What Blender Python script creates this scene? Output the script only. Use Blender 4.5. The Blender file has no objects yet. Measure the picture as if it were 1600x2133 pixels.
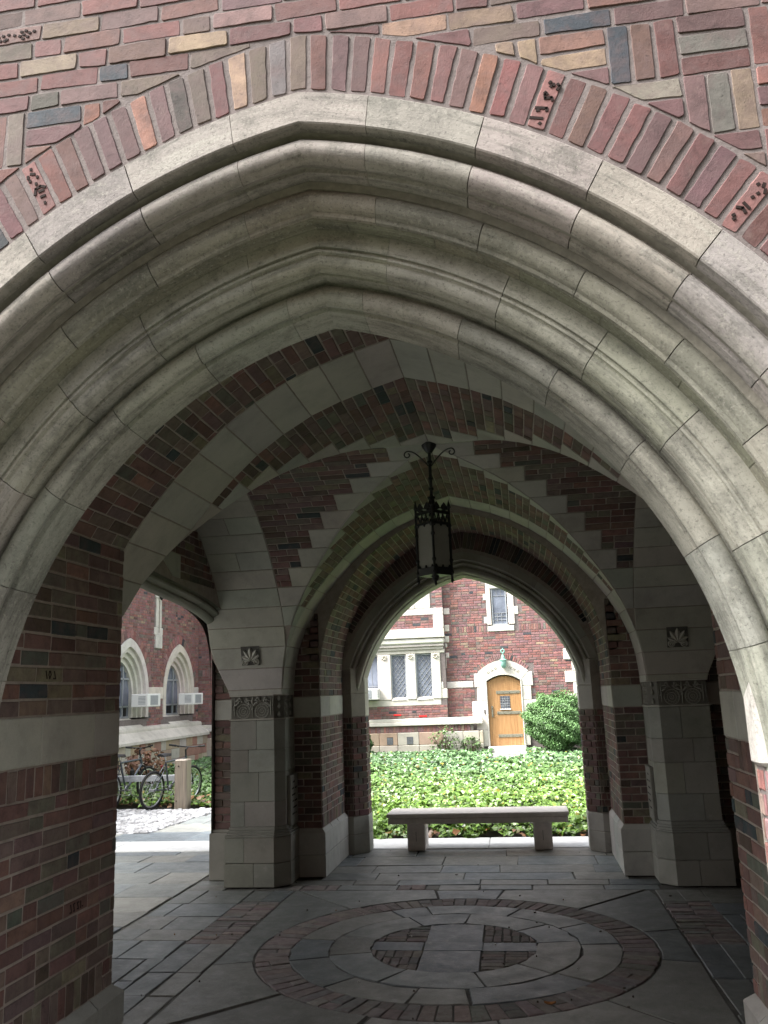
import bpy, math, random
import numpy as np
from mathutils import Vector, Matrix

random.seed(7)
RNG = np.random.default_rng(7)
C = bpy.context.scene.collection
SC = bpy.context.scene

# ------------------------------------------------------------------ camera
CAM = np.array([0.568, 0.0, 1.7])
CR = np.array([0.987, 0.156, -0.036])          # camera right
CF = np.array([-0.145, 0.967, 0.208])          # camera forward
CF = CF / np.linalg.norm(CF)
CR = CR - CF * (CR @ CF); CR = CR / np.linalg.norm(CR)
CU = np.cross(CR, CF)
cam_d = bpy.data.cameras.new('camera')
cam = bpy.data.objects.new('camera', cam_d); C.objects.link(cam)
cam_d.sensor_fit = 'VERTICAL'; cam_d.sensor_height = 24.0; cam_d.sensor_width = 18.0
FPX = 1770.0 / 2133.0                           # focal length in picture heights
cam_d.lens = 24.0 * FPX
cam_d.clip_start = 0.05; cam_d.clip_end = 900
cam.matrix_world = Matrix(((CR[0], CU[0], -CF[0], CAM[0]), (CR[1], CU[1], -CF[1], CAM[1]),
                           (CR[2], CU[2], -CF[2], CAM[2]), (0, 0, 0, 1)))
SC.camera = cam

# ------------------------------------------------------------------ world, sun, exposure (overcast noon)
SUN_EL, SUN_AZ = math.radians(54), math.radians(248)
w = bpy.data.worlds.new('World'); SC.world = w; w.use_nodes = True
nt = w.node_tree; nt.nodes.clear()
sky = nt.nodes.new('ShaderNodeTexSky'); sky.sky_type = 'NISHITA'; sky.sun_disc = False
sky.sun_elevation = SUN_EL; sky.sun_rotation = SUN_AZ
sky.air_density = 1.0; sky.dust_density = 4.0; sky.ozone_density = 1.0
hs = nt.nodes.new('ShaderNodeHueSaturation'); hs.inputs['Saturation'].default_value = 0.22
bg = nt.nodes.new('ShaderNodeBackground'); bg.inputs['Strength'].default_value = 0.15
ow = nt.nodes.new('ShaderNodeOutputWorld')
nt.links.new(sky.outputs[0], hs.inputs['Color']); nt.links.new(hs.outputs[0], bg.inputs['Color'])
nt.links.new(bg.outputs[0], ow.inputs['Surface'])
sd = bpy.data.lights.new('sun', 'SUN'); sd.energy = 3.2; sd.angle = math.radians(30); sd.color = (1.0, 0.97, 0.93)
sun = bpy.data.objects.new('sun', sd); C.objects.link(sun)
# sky sun_rotation turns clockwise from +Y seen from above
sdir = Vector((math.sin(SUN_AZ) * math.cos(SUN_EL), math.cos(SUN_AZ) * math.cos(SUN_EL), math.sin(SUN_EL)))
sun.rotation_euler = sdir.to_track_quat('Z', 'Y').to_euler()
SC.view_settings.view_transform = 'Standard'; SC.view_settings.look = 'None'
SC.view_settings.exposure = 2.1; SC.view_settings.gamma = 1.0
SC.view_settings.use_curve_mapping = False
SC.render.engine = 'CYCLES'
SC.cycles.use_denoising = True
SC.cycles.max_bounces = 10; SC.cycles.diffuse_bounces = 7; SC.cycles.glossy_bounces = 3
SC.cycles.sample_clamp_indirect = 8.0

# ------------------------------------------------------------------ materials
def mat_new(name):
    m = bpy.data.materials.new(name); m.use_nodes = True
    t = m.node_tree; b = t.nodes['Principled BSDF']
    return m, t, b

def nd(t, typ, **kw):
    n = t.nodes.new(typ)
    for k, v in kw.items(): setattr(n, k, v)
    return n

def noise(t, scale, detail=4, rough=0.6, dist=0.0):
    g = nd(t, 'ShaderNodeNewGeometry')
    n = nd(t, 'ShaderNodeTexNoise')
    n.inputs['Scale'].default_value = scale; n.inputs['Detail'].default_value = detail
    n.inputs['Roughness'].default_value = rough; n.inputs['Distortion'].default_value = dist
    t.links.new(g.outputs['Position'], n.inputs['Vector'])
    return n.outputs['Fac']

def ramp(t, src, stops):
    r = nd(t, 'ShaderNodeValToRGB')
    e = r.color_ramp.elements
    while len(e) < len(stops): e.new(0.5)
    for i, (p, c) in enumerate(stops):
        e[i].position = p
        e[i].color = (c, c, c, 1) if isinstance(c, (int, float)) else (*c, 1)
    t.links.new(src, r.inputs['Fac'])
    return r.outputs['Color']

def mix(t, a, b, fac, mode='MIX'):
    m = nd(t, 'ShaderNodeMix', data_type='RGBA', blend_type=mode)
    for sock, v in ((m.inputs['A'], a), (m.inputs['B'], b), (m.inputs['Factor'], fac)):
        if isinstance(v, (int, float)): sock.default_value = v
        elif isinstance(v, tuple): sock.default_value = (*v, 1)
        else: t.links.new(v, sock)
    return m.outputs['Result']

def bump(t, b, src, strength, dist=0.004):
    n = nd(t, 'ShaderNodeBump'); n.inputs['Strength'].default_value = strength; n.inputs['Distance'].default_value = dist
    t.links.new(src, n.inputs['Height']); t.links.new(n.outputs['Normal'], b.inputs['Normal'])

def src_color(t, attr):
    if attr:
        a = nd(t, 'ShaderNodeAttribute', attribute_name='Col'); return a.outputs['Color']
    o = nd(t, 'ShaderNodeObjectInfo'); return o.outputs['Color']

def brick_mat(name, attr):
    m, t, b = mat_new(name)
    c = src_color(t, attr)
    big = ramp(t, noise(t, 12, 7, 0.72, 0.2), [(0.28, 0.55), (0.50, 1.0), (0.74, 1.30)])
    c1 = mix(t, c, big, 1.0, 'MULTIPLY')
    dusty = ramp(t, noise(t, 17, 6, 0.75), [(0.56, 0.0), (0.80, 0.38)])
    plum = ramp(t, noise(t, 13, 4, 0.65, 0.3), [(0.45, 0.0), (0.66, 0.5)])
    c1 = mix(t, c1, (0.115, 0.076, 0.074), plum)
    c2 = mix(t, c1, (0.215, 0.160, 0.135), dusty)
    fine = noise(t, 190, 3, 0.7)
    pit = ramp(t, noise(t, 75, 6, 0.75), [(0.30, 0.30), (0.40, 1.0)])
    c3 = mix(t, c2, pit, 1.0, 'MULTIPLY')
    t.links.new(c3, b.inputs['Base Color'])
    b.inputs['Roughness'].default_value = 0.82; b.inputs['Specular IOR Level'].default_value = 0.3
    h = mix(t, fine, noise(t, 35, 4, 0.7), 0.6)
    bump(t, b, h, 0.55, 0.004)
    return m

def stone_mat(name, attr, grime=0.35, streak=0.3):
    m, t, b = mat_new(name)
    c = src_color(t, attr)
    cloud = ramp(t, noise(t, 3.2, 6, 0.65, 0.1), [(0.3, 0.80), (0.5, 1.0), (0.72, 1.10)])
    c1 = mix(t, c, cloud, 1.0, 'MULTIPLY')
    lich = ramp(t, noise(t, 7.5, 8, 0.78, 0.15), [(0.52, 0.0), (0.70, grime)])
    c2 = mix(t, c1, (0.115, 0.112, 0.085), lich)
    pale = ramp(t, noise(t, 5.1, 8, 0.75, 0.2), [(0.60, 0.0), (0.78, 0.35)])
    c3 = mix(t, c2, (0.60, 0.575, 0.52), pale)
    grain = ramp(t, noise(t, 240, 3, 0.8), [(0.2, 0.86), (0.8, 1.12)])
    c4 = mix(t, c3, grain, 1.0, 'MULTIPLY')
    t.links.new(c4, b.inputs['Base Color'])
    b.inputs['Roughness'].default_value = 0.85; b.inputs['Specular IOR Level'].default_value = 0.25
    bump(t, b, mix(t, noise(t, 160, 4, 0.8), noise(t, 22, 5, 0.7), 0.5), 0.5, 0.004)
    return m

def weathered_mat(name):
    """limestone of the arch mouldings, blotched by old soot and lichen"""
    m, t, b = mat_new(name)
    c = src_color(t, False)
    cloud = ramp(t, noise(t, 2.6, 6, 0.7, 0.1), [(0.28, 0.66), (0.5, 1.0), (0.74, 1.16)])
    c1 = mix(t, c, cloud, 1.0, 'MULTIPLY')
    n1 = noise(t, 6.0, 10, 0.80, 0.15)
    soot = ramp(t, n1, [(0.49, 0.0), (0.60, 0.45), (0.75, 0.75)])
    c2 = mix(t, c1, (0.10, 0.10, 0.085), soot)
    # run-off streaks that follow the arch stones
    g = nd(t, 'ShaderNodeNewGeometry'); sp = nd(t, 'ShaderNodeSeparateXYZ'); t.links.new(g.outputs['Position'], sp.inputs[0])
    def m2(op, a, b_=None):
        q = nd(t, 'ShaderNodeMath', operation=op)
        for i, v in enumerate((a, b_)):
            if v is None: continue
            if isinstance(v, (int, float)): q.inputs[i].default_value = v
            else: t.links.new(v, q.inputs[i])
        return q.outputs[0]
    ax = m2('ADD', m2('ABSOLUTE', sp.outputs['X']), 0.34); zz = m2('SUBTRACT', sp.outputs['Z'], 1.43)
    rr = m2('SQRT', m2('ADD', m2('MULTIPLY', ax, ax), m2('MULTIPLY', zz, zz))); th = m2('MULTIPLY', m2('ARCTAN2', zz, ax), m2('SIGN', sp.outputs['X']))
    cv = nd(t, 'ShaderNodeCombineXYZ'); t.links.new(m2('MULTIPLY', rr, 26), cv.inputs[0]); t.links.new(m2('MULTIPLY', th, 4.5), cv.inputs[1]); t.links.new(m2('MULTIPLY', sp.outputs['Y'], 26), cv.inputs[2])
    ns = nd(t, 'ShaderNodeTexNoise'); ns.inputs['Scale'].default_value = 1.0; ns.inputs['Detail'].default_value = 7; ns.inputs['Roughness'].default_value = 0.7; t.links.new(cv.outputs[0], ns.inputs['Vector'])
    st = ramp(t, ns.outputs['Fac'], [(0.50, 0.0), (0.66, 0.62)])
    c2 = mix(t, c2, (0.085, 0.084, 0.070), st)
    pale = ramp(t, ns.outputs['Fac'], [(0.30, 0.55), (0.43, 0.0)])
    c2 = mix(t, c2, (0.40, 0.385, 0.335), pale)
    speck = ramp(t, noise(t, 60, 6, 0.8), [(0.54, 0.0), (0.66, 0.5)])
    c3 = mix(t, c2, (0.42, 0.405, 0.345), speck)
    dark = ramp(t, noise(t, 95, 4, 0.75), [(0.32, 0.55), (0.46, 1.0)])
    c4 = mix(t, c3, dark, 1.0, 'MULTIPLY')
    t.links.new(c4, b.inputs['Base Color'])
    b.inputs['Roughness'].default_value = 0.84; b.inputs['Specular IOR Level'].default_value = 0.25
    bump(t, b, mix(t, noise(t, 130, 5, 0.85), noise(t, 18, 5, 0.7), 0.5), 0.7, 0.005)
    return m

def plain_mat(name, col, rough=0.8, nscale=20, lo=0.75, hi=1.2, bmp=0.4, bscale=120, spec=0.3, metal=0.0):
    m, t, b = mat_new(name)
    f = ramp(t, noise(t, nscale, 5, 0.7), [(0.3, lo), (0.7, hi)])
    t.links.new(mix(t, col, f, 1.0, 'MULTIPLY'), b.inputs['Base Color'])
    b.inputs['Roughness'].default_value = rough; b.inputs['Specular IOR Level'].default_value = spec
    b.inputs['Metallic'].default_value = metal
    if bmp: bump(t, b, noise(t, bscale, 4, 0.75), bmp, 0.003)
    return m

def flag_mat(name, attr):
    m, t, b = mat_new(name)
    c = src_color(t, attr)
    cl = ramp(t, noise(t, 4.0, 7, 0.7, 0.8), [(0.28, 0.70), (0.5, 1.0), (0.75, 1.25)])
    c1 = mix(t, c, cl, 1.0, 'MULTIPLY')
    dust = ramp(t, noise(t, 11, 7, 0.75, 0.5), [(0.52, 0.0), (0.75, 0.5)])
    c2 = mix(t, c1, (0.30, 0.29, 0.26), dust)
    c3 = mix(t, c2, ramp(t, noise(t, 150, 3, 0.7), [(0.25, 0.75), (0.75, 1.15)]), 1.0, 'MULTIPLY')
    t.links.new(c3, b.inputs['Base Color'])
    rr = ramp(t, noise(t, 6, 5, 0.7), [(0.3, 0.36), (0.7, 0.66)])
    t.links.new(rr, b.inputs['Roughness']); b.inputs['Specular IOR Level'].default_value = 0.4
    bump(t, b, mix(t, noise(t, 28, 6, 0.75), noise(t, 140, 4, 0.8), 0.35), 0.6, 0.006)
    return m

def leaf_mat(name, rough=0.4):
    m, t, b = mat_new(name)
    a = nd(t, 'ShaderNodeAttribute', attribute_name='Col')
    t.links.new(a.outputs['Color'], b.inputs['Base Color'])
    b.inputs['Roughness'].default_value = rough; b.inputs['Specular IOR Level'].default_value = 0.45
    tr = nd(t, 'ShaderNodeBsdfTranslucent'); t.links.new(a.outputs['Color'], tr.inputs['Color'])
    mx = nd(t, 'ShaderNodeMixShader'); mx.inputs['Fac'].default_value = 0.15
    o = t.nodes['Material Output']
    t.links.new(b.outputs[0], mx.inputs[1]); t.links.new(tr.outputs[0], mx.inputs[2]); t.links.new(mx.outputs[0], o.inputs['Surface'])
    return m

def glass_mat(name, col=(0.10, 0.11, 0.13), rough=0.12):
    m, t, b = mat_new(name)
    f = ramp(t, noise(t, 1.7, 3, 0.6), [(0.3, 0.6), (0.7, 1.5)])
    t.links.new(mix(t, col, f, 1.0, 'MULTIPLY'), b.inputs['Base Color'])
    b.inputs['Roughness'].default_value = rough; b.inputs['Specular IOR Level'].default_value = 0.6
    bump(t, b, noise(t, 9, 2, 0.5), 0.15, 0.01)
    return m

def wood_mat(name, col, dark):
    m, t, b = mat_new(name)
    g = nd(t, 'ShaderNodeNewGeometry'); mp = nd(t, 'ShaderNodeMapping')
    mp.inputs['Scale'].default_value = (22, 22, 1.3)
    t.links.new(g.outputs['Position'], mp.inputs['Vector'])
    n = nd(t, 'ShaderNodeTexNoise'); n.inputs['Scale'].default_value = 1.6; n.inputs['Detail'].default_value = 6
    t.links.new(mp.outputs[0], n.inputs['Vector'])
    f = ramp(t, n.outputs['Fac'], [(0.35, 0.0), (0.65, 1.0)])
    t.links.new(mix(t, dark, col, f), b.inputs['Base Color'])
    b.inputs['Roughness'].default_value = 0.5
    bump(t, b, n.outputs['Fac'], 0.3, 0.003)
    return m

M = {}
for k in (False, True):
    s = '_mass' if k else ''
    M['brick' + s] = brick_mat('brick_clay' + s, k)
    M['stone' + s] = stone_mat('limestone' + s, k)
    M['smooth' + s] = stone_mat('limestone_smooth' + s, k, 0.22)
    M['flag' + s] = flag_mat('bluestone' + s, k)
M['weathered'] = weathered_mat('limestone_weathered')
M['mortar'] = plain_mat('mortar', (0.185, 0.158, 0.150), 0.95, 14, 0.75, 1.15, 0.9, 90)
M['mortar_in'] = plain_mat('mortar_inside', (0.34, 0.30, 0.26), 0.95, 14, 0.75, 1.15, 0.9, 90)
M['joint'] = plain_mat('joint_dark', (0.24, 0.225, 0.19), 0.95, 12, 0.6, 1.2, 0.9, 90)
M['soil'] = plain_mat('soil', (0.045, 0.035, 0.024), 0.95, 6, 0.6, 1.3, 0.9, 40)
M['earth'] = plain_mat('ground_earth', (0.16, 0.15, 0.12), 0.95, 2, 0.7, 1.2, 0.9, 30)
M['floorjoint'] = plain_mat('floor_joint', (0.105, 0.102, 0.092), 0.95, 9, 0.55, 1.3, 0.9, 60)
M['kerb'] = plain_mat('kerb_stone', (0.56, 0.565, 0.56), 0.85, 7, 0.85, 1.1, 0.5, 130)
M['bench'] = plain_mat('bench_stone', (0.70, 0.645, 0.60), 0.8, 12, 0.85, 1.1, 0.4, 160)
M['iron'] = plain_mat('wrought_iron', (0.010, 0.012, 0.012), 0.45, 30, 0.6, 1.4, 0.3, 90, 0.5)
M['hole'] = plain_mat('carved_shadowed_clay', (0.018, 0.010, 0.008), 0.95, 30, 0.7, 1.3, 0)  # near-black colour paints the shade inside pierced and carved marks
M['frost'] = plain_mat('frosted_glass', (0.26, 0.26, 0.23), 0.35, 6, 0.9, 1.1, 0.1, 40)
M['leaf'] = leaf_mat('ivy_leaf', 0.36)
M['shrubleaf'] = leaf_mat('shrub_leaf', 0.5)
M['stem'] = plain_mat('stem_bark', (0.07, 0.05, 0.03), 0.9)
M['glass'] = glass_mat('window_glass')
M['glass2'] = glass_mat('window_glass_blue', (0.17, 0.19, 0.235), 0.2)
M['lead'] = plain_mat('lead_came', (0.30, 0.31, 0.32), 0.6, 20, 0.8, 1.1, 0)
M['oak'] = wood_mat('door_oak', (0.47, 0.265, 0.115), (0.34, 0.175, 0.07))
M['post'] = wood_mat('post_wood', (0.30, 0.255, 0.20), (0.19, 0.155, 0.12))
M['rail'] = plain_mat('rail_paint', (0.42, 0.44, 0.46), 0.7)
M['strap'] = plain_mat('hinge_iron', (0.20, 0.19, 0.145), 0.6, 20, 0.8, 1.2, 0.2)
M['verdigris'] = plain_mat('verdigris', (0.20, 0.38, 0.32), 0.7, 25, 0.7, 1.3, 0.4)
M['white'] = plain_mat('white_enamel', (0.78, 0.78, 0.76), 0.5, 3, 0.95, 1.03, 0)
M['grille'] = plain_mat('grey_grille', (0.33, 0.35, 0.37), 0.6, 3, 0.9, 1.1, 0)
M['dark'] = plain_mat('dark_void', (0.02, 0.02, 0.022), 0.8, 5, 0.8, 1.2, 0)
M['red'] = plain_mat('red_tape', (0.75, 0.03, 0.03), 0.6, 9, 0.9, 1.1, 0)
M['tyre'] = plain_mat('tyre_rubber', (0.018, 0.018, 0.018), 0.8)
M['chrome'] = plain_mat('bare_metal', (0.55, 0.56, 0.58), 0.3, 9, 0.9, 1.1, 0, 90, 0.5, 1.0)
M['framepaint'] = plain_mat('frame_paint', (0.085, 0.095, 0.11), 0.35, 9, 0.9, 1.1, 0, 90, 0.5, 0.6)
M['black'] = plain_mat('black_plastic', (0.015, 0.015, 0.016), 0.5)
M['deadleaf'] = plain_mat('dead_leaf', (0.30, 0.13, 0.04), 0.7, 40, 0.7, 1.3, 0.3)

# ------------------------------------------------------------------ objects
def thing(name, label, cat, loc=(0, 0, 0), group=None, rotz=0.0):
    o = bpy.data.objects.new(name, None); C.objects.link(o)
    o.empty_display_size = 0.2
    o.location = loc; o.rotation_euler = (0, 0, rotz)
    o['label'] = label; o['category'] = cat
    if group: o['group'] = group
    return o

def tag(o, label, cat, group=None):
    o['label'] = label; o['category'] = cat
    if group: o['group'] = group
    return o

def world_loc(o):
    p = Vector((0, 0, 0))
    while o is not None:
        p = p + o.location; o = o.parent
    return np.array(p)

class MB:
    """collects polygons, links them as ONE mesh object"""
    def __init__(s): s.v = []; s.f = []; s.c = []
    def poly(s, pts, col=None):
        k = len(s.v); s.v.extend([tuple(map(float, p)) for p in pts]); s.f.append(list(range(k, k + len(pts)))); s.c.append(col)
    def mesh(s, verts, faces, col=None):
        k = len(s.v); s.v.extend([tuple(map(float, p)) for p in verts])
        for f in faces: s.f.append([k + i for i in f]); s.c.append(col)
    def box(s, a, b, col=None):
        x0, y0, z0 = a; x1, y1, z1 = b
        s.mesh([(x0, y0, z0), (x1, y0, z0), (x1, y1, z0), (x0, y1, z0), (x0, y0, z1), (x1, y0, z1), (x1, y1, z1), (x0, y1, z1)],
               [(0, 3, 2, 1), (4, 5, 6, 7), (0, 1, 5, 4), (1, 2, 6, 5), (2, 3, 7, 6), (3, 0, 4, 7)], col)
    def bevbox(s, a, b, e=0.006, col=None):
        a = np.array(a, float); b = np.array(b, float)
        vs = []; idx = {}
        for ax in range(3):
            for sx in (0, 1):
                for sy in (0, 1):
                    for sz in (0, 1):
                        p = [0, 0, 0]
                        for i, q in enumerate((sx, sy, sz)):
                            lo = a[i] + (0 if i == ax else e); hi = b[i] - (0 if i == ax else e)
                            p[i] = hi if q else lo
                        idx[(ax, sx, sy, sz)] = len(vs); vs.append(p)
        F = []
        for ax in range(3):
            o1, o2 = [i for i in range(3) if i != ax]
            for sgn in (0, 1):
                q = []
                for u, v in ((0, 0), (1, 0), (1, 1), (0, 1)):
                    k = [0, 0, 0]; k[ax] = sgn; k[o1] = u; k[o2] = v; q.append(idx[(ax, *k)])
                flip = (sgn == 0) != (ax == 1)
                F.append(q[::-1] if flip else q)
        for ax in range(3):           # edges along ax join faces o1,o2
            o1, o2 = [i for i in range(3) if i != ax]
            for u in (0, 1):
                for v in (0, 1):
                    def key(face, t):
                        k = [0, 0, 0]; k[ax] = t; k[o1] = u; k[o2] = v; return idx[(face, *k)]
                    F.append([key(o1, 0), key(o2, 0), key(o2, 1), key(o1, 1)])
        for sx in (0, 1):
            for sy in (0, 1):
                for sz in (0, 1):
                    F.append([idx[(0, sx, sy, sz)], idx[(1, sx, sy, sz)], idx[(2, sx, sy, sz)]])
        s.mesh(vs, F, col)
    def tube(s, p0, p1, r0, r1=None, seg=8, cap=True, col=None):
        r1 = r0 if r1 is None else r1
        p0 = np.array(p0, float); p1 = np.array(p1, float); d = p1 - p0; d = d / (np.linalg.norm(d) + 1e-9)
        a = np.cross(d, [0, 0, 1.0]) if abs(d[2]) < 0.9 else np.cross(d, [1.0, 0, 0]); a = a / np.linalg.norm(a); b = np.cross(d, a)
        vs = []
        for p, r in ((p0, r0), (p1, r1)):
            for i in range(seg):
                t = 2 * math.pi * i / seg; vs.append(p + r * (math.cos(t) * a + math.sin(t) * b))
        fs = [(i, (i + 1) % seg, seg + (i + 1) % seg, seg + i) for i in range(seg)]
        if cap: fs += [tuple(range(seg))[::-1], tuple(range(seg, 2 * seg))]
        s.mesh(vs, fs, col)
    def path(s, pts, r, seg=6, col=None):
        for i in range(len(pts) - 1):
            ra = r[i] if isinstance(r, (list, tuple)) else r; rb = r[i + 1] if isinstance(r, (list, tuple)) else r
            s.tube(pts[i], pts[i + 1], ra, rb, seg, True, col)
    def lathe(s, prof, c=(0, 0, 0), seg=16, col=None):
        vs = []; n = len(prof)
        for r, z in prof:
            for i in range(seg):
                t = 2 * math.pi * i / seg; vs.append((c[0] + r * math.cos(t), c[1] + r * math.sin(t), c[2] + z))
        fs = [(k * seg + i, k * seg + (i + 1) % seg, (k + 1) * seg + (i + 1) % seg, (k + 1) * seg + i) for k in range(n - 1) for i in range(seg)]
        s.mesh(vs, fs, col)
    def torus(s, c, R, r, axis='x', seg=32, ring=8, col=None, a0=0, a1=2 * math.pi):
        closed = abs(a1 - a0 - 2 * math.pi) < 1e-6; vs = []
        for i in range(seg if closed else seg + 1):
            t = a0 + (a1 - a0) * i / seg
            for j in range(ring):
                q = 2 * math.pi * j / ring; rr = R + r * math.cos(q); h = r * math.sin(q)
                u, v = rr * math.cos(t), rr * math.sin(t)
                p = (h, u, v) if axis == 'x' else ((u, h, v) if axis == 'y' else (u, v, h))
                vs.append((c[0] + p[0], c[1] + p[1], c[2] + p[2]))
        nn = seg if closed else seg + 1
        fs = [(i * ring + j, ((i + 1) % nn) * ring + j, ((i + 1) % nn) * ring + (j + 1) % ring, i * ring + (j + 1) % ring) for i in range(seg) for j in range(ring)]
        s.mesh(vs, fs, col)
    def build(s, name, mat, parent=None, kind=None, smooth=None, color=None, local=False):
        v = np.array(s.v, float)
        if local: org = np.zeros(3); off = np.zeros(3)
        else:
            org = (v.min(0) + v.max(0)) / 2 if parent is not None else np.array([(v[:, 0].min() + v[:, 0].max()) / 2, (v[:, 1].min() + v[:, 1].max()) / 2, v[:, 2].min()])
            off = world_loc(parent) if parent is not None else np.zeros(3)
        me = bpy.data.meshes.new(name)
        me.from_pydata((v - org).tolist(), [], s.f)
        me.materials.append(mat)
        if any(c is not None for c in s.c):
            ca = me.color_attributes.new('Col', 'FLOAT_COLOR', 'CORNER')
            arr = np.ones((len(me.loops), 4), np.float32); k = 0
            for f, c in zip(s.f, s.c):
                if c is not None: arr[k:k + len(f), :3] = c
                k += len(f)
            ca.data.foreach_set('color', arr.ravel())
        if smooth is not None:
            me.shade_smooth()
            me.set_sharp_from_angle(angle=math.radians(smooth))
        o = bpy.data.objects.new(name, me); C.objects.link(o)
        o.location = org - off
        if parent is not None: o.parent = parent
        if kind: o['kind'] = kind
        if color is not None: o.color = (*color, 1)
        return o

# ------------------------------------------------------------------ separate pieces (bricks, blocks, flags)
def inset(poly, n, d):
    m = len(poly); out = []
    for i in range(m):
        a = poly[i] - poly[i - 1]; b = poly[(i + 1) % m] - poly[i]
        a = a / (np.linalg.norm(a) + 1e-9); b = b / (np.linalg.norm(b) + 1e-9)
        na = np.cross(n, a); nb = np.cross(n, b); k = 1 + na @ nb
        out.append(poly[i] + (na + nb) / max(k, 0.5) * d)
    return np.array(out)

def piece_geo(poly, n, proud, depth, ch, tilt=0.0):
    poly = np.array(poly, float); n = np.array(n, float)
    c = poly.mean(0)
    nn = np.zeros(3)
    for i in range(len(poly)): nn = nn + np.cross(poly[i] - c, poly[(i + 1) % len(poly)] - c)
    if nn @ n < 0: poly = poly[::-1]
    m = len(poly)
    fr = inset(poly, n, ch) + n * proud
    if tilt:
        e = poly[1] - poly[0]; e = e / (np.linalg.norm(e) + 1e-9)
        fr = fr + n * (((fr - c) @ e) * tilt)[:, None]
    rim = poly + n * (proud - ch * 0.8); bk = poly - n * depth
    V = np.vstack([fr, rim, bk])
    F = [list(range(m))]
    for i in range(m):
        j = (i + 1) % m
        F.append([m + i, m + j, j, i]); F.append([2 * m + i, 2 * m + j, m + j, m + i])
    return V, F

def to_px(P):
    d = np.atleast_2d(P) - CAM
    z = d @ CF; z = np.where(z < 0.05, 0.05, z)
    return np.stack([d @ CR / z * FPX * 1024 + 384, 512 - d @ CU / z * FPX * 1024], 1), d @ CF

def ragged(poly, n, rough):
    """worn edges: nip the corners and let the sides wander a little"""
    out = []; m = len(poly)
    for i in range(m):
        a, b = poly[i], poly[(i + 1) % m]; L = np.linalg.norm(b - a)
        if L < 0.012: out.append(a); continue
        d = (b - a) / L; q = np.cross(n, d); c = min(0.0025 + abs(RNG.normal()) * 0.002, L * 0.3); k = max(1, int(L / 0.024))
        for t in np.linspace(c, L - c, k + 1): out.append(a + d * t + q * RNG.normal() * rough)
    return np.array(out)

class Pieces:
    def __init__(s): s.it = []
    def add(s, poly, n, col, name='brick', mat='brick', proud=0.006, depth=0.02, ch=0.004, jit=0.0015, tilt=0.0, key=None, rough=0.0):
        poly = np.array(poly, float); n = np.array(n, float); n = n / np.linalg.norm(n)
        if jit:
            r = RNG.normal(size=poly.shape) * jit; r = r - np.outer(r @ n, n); poly = poly + r
        if rough: poly = ragged(poly, n, rough)
        V, F = piece_geo(poly, n, proud, depth, ch, tilt)
        px, dz = to_px(poly)
        area = 0.0
        cen = poly.mean(0)
        if dz.min() > 0.1 and (CAM - cen) @ n > 0:
            x, y = px[:, 0], px[:, 1]
            inside = (x.max() > 0) & (x.min() < 768) & (y.max() > 0) & (y.min() < 1024)
            if inside: area = 0.5 * abs(np.dot(x, np.roll(y, 1)) - np.dot(y, np.roll(x, 1)))
        s.it.append(dict(V=V, F=F, n=n, col=col, name=name, mat=mat, area=area, key=key, cen=cen + n * proud))
    def flush(s, parent, limit=290, amin=14.0, massname=None):
        found = {}
        groups = {}
        for it in s.it: groups.setdefault((it['name'], it['mat']), []).append(it)
        used = {}
        for (name, mat), L in groups.items():
            L.sort(key=lambda i: -(i['area'] + (1e6 if i['key'] else 0)))
            mb = MB(); k = used.get(name, 0)
            for it in L:
                if it['key'] or (it['area'] >= amin and k < limit):
                    q = MB(); q.mesh(it['V'], it['F'])
                    o = q.build(name, M[mat], parent, color=it['col']); k += 1
                    if it['key']: found[it['key']] = (o, it)
                else:
                    mb.mesh(it['V'], it['F'], it['col'])
            used[name] = k
            if mb.v: mb.build(massname or (name + '_masonry'), M[mat + '_mass'], parent, kind='stuff')
        s.it = []
        return found

def clip_half(poly, p, n):
    """keep the part of a 2D polygon where (q-p).n >= 0"""
    out = []
    m = len(poly)
    for i in range(m):
        a = np.array(poly[i], float); b = np.array(poly[(i + 1) % m], float)
        da = (a - p) @ n; db = (b - p) @ n
        if da >= 0: out.append(a)
        if da * db < 0: out.append(a + (b - a) * (da / (da - db)))
    return out

def area2(poly):
    p = np.array(poly)
    return 0.5 * abs(np.dot(p[:, 0], np.roll(p[:, 1], 1)) - np.dot(p[:, 1], np.roll(p[:, 0], 1)))

# brick colours (base colour of the clay)
BRK = [((0.235, 0.112, 0.108), 9), ((0.250, 0.112, 0.098), 7), ((0.205, 0.115, 0.115), 9), ((0.225, 0.142, 0.126), 5), ((0.185, 0.088, 0.080), 4),
       ((0.195, 0.150, 0.120), 3.0), ((0.27, 0.20, 0.140), 1.4), ((0.14, 0.125, 0.108), 1.1), ((0.050, 0.056, 0.064), 1.2), ((0.265, 0.145, 0.118), 1.4), ((0.125, 0.075, 0.06), 1.2)]
_bw = np.array([b[1] for b in BRK], float); _bw /= _bw.sum()
_bi = np.array([5, 6, 6, 6, 5, 5, 2.2, 2, 2.2, 1.2, 3.5]); _bi = _bi / _bi.sum()
PAL = 0.57
def bcol(k=1.0, floor=False):
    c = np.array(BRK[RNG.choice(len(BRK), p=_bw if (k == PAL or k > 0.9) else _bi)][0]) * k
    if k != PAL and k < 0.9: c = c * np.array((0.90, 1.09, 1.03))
    if floor: c = c * 0.36 + np.array((0.150, 0.142, 0.135)) * 0.85
    return tuple(np.clip(c * (1 + RNG.normal() * 0.10) * (1 + RNG.normal(size=3) * 0.03), 0.01, 0.9))
SLATE = (0.040, 0.048, 0.058); TAN = (0.25, 0.185, 0.125); GREY = (0.115, 0.108, 0.095); DARK = (0.105, 0.062, 0.05); ORANGE = (0.42, 0.19, 0.11)
STW = (0.43, 0.40, 0.365)      # outside limestone
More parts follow.
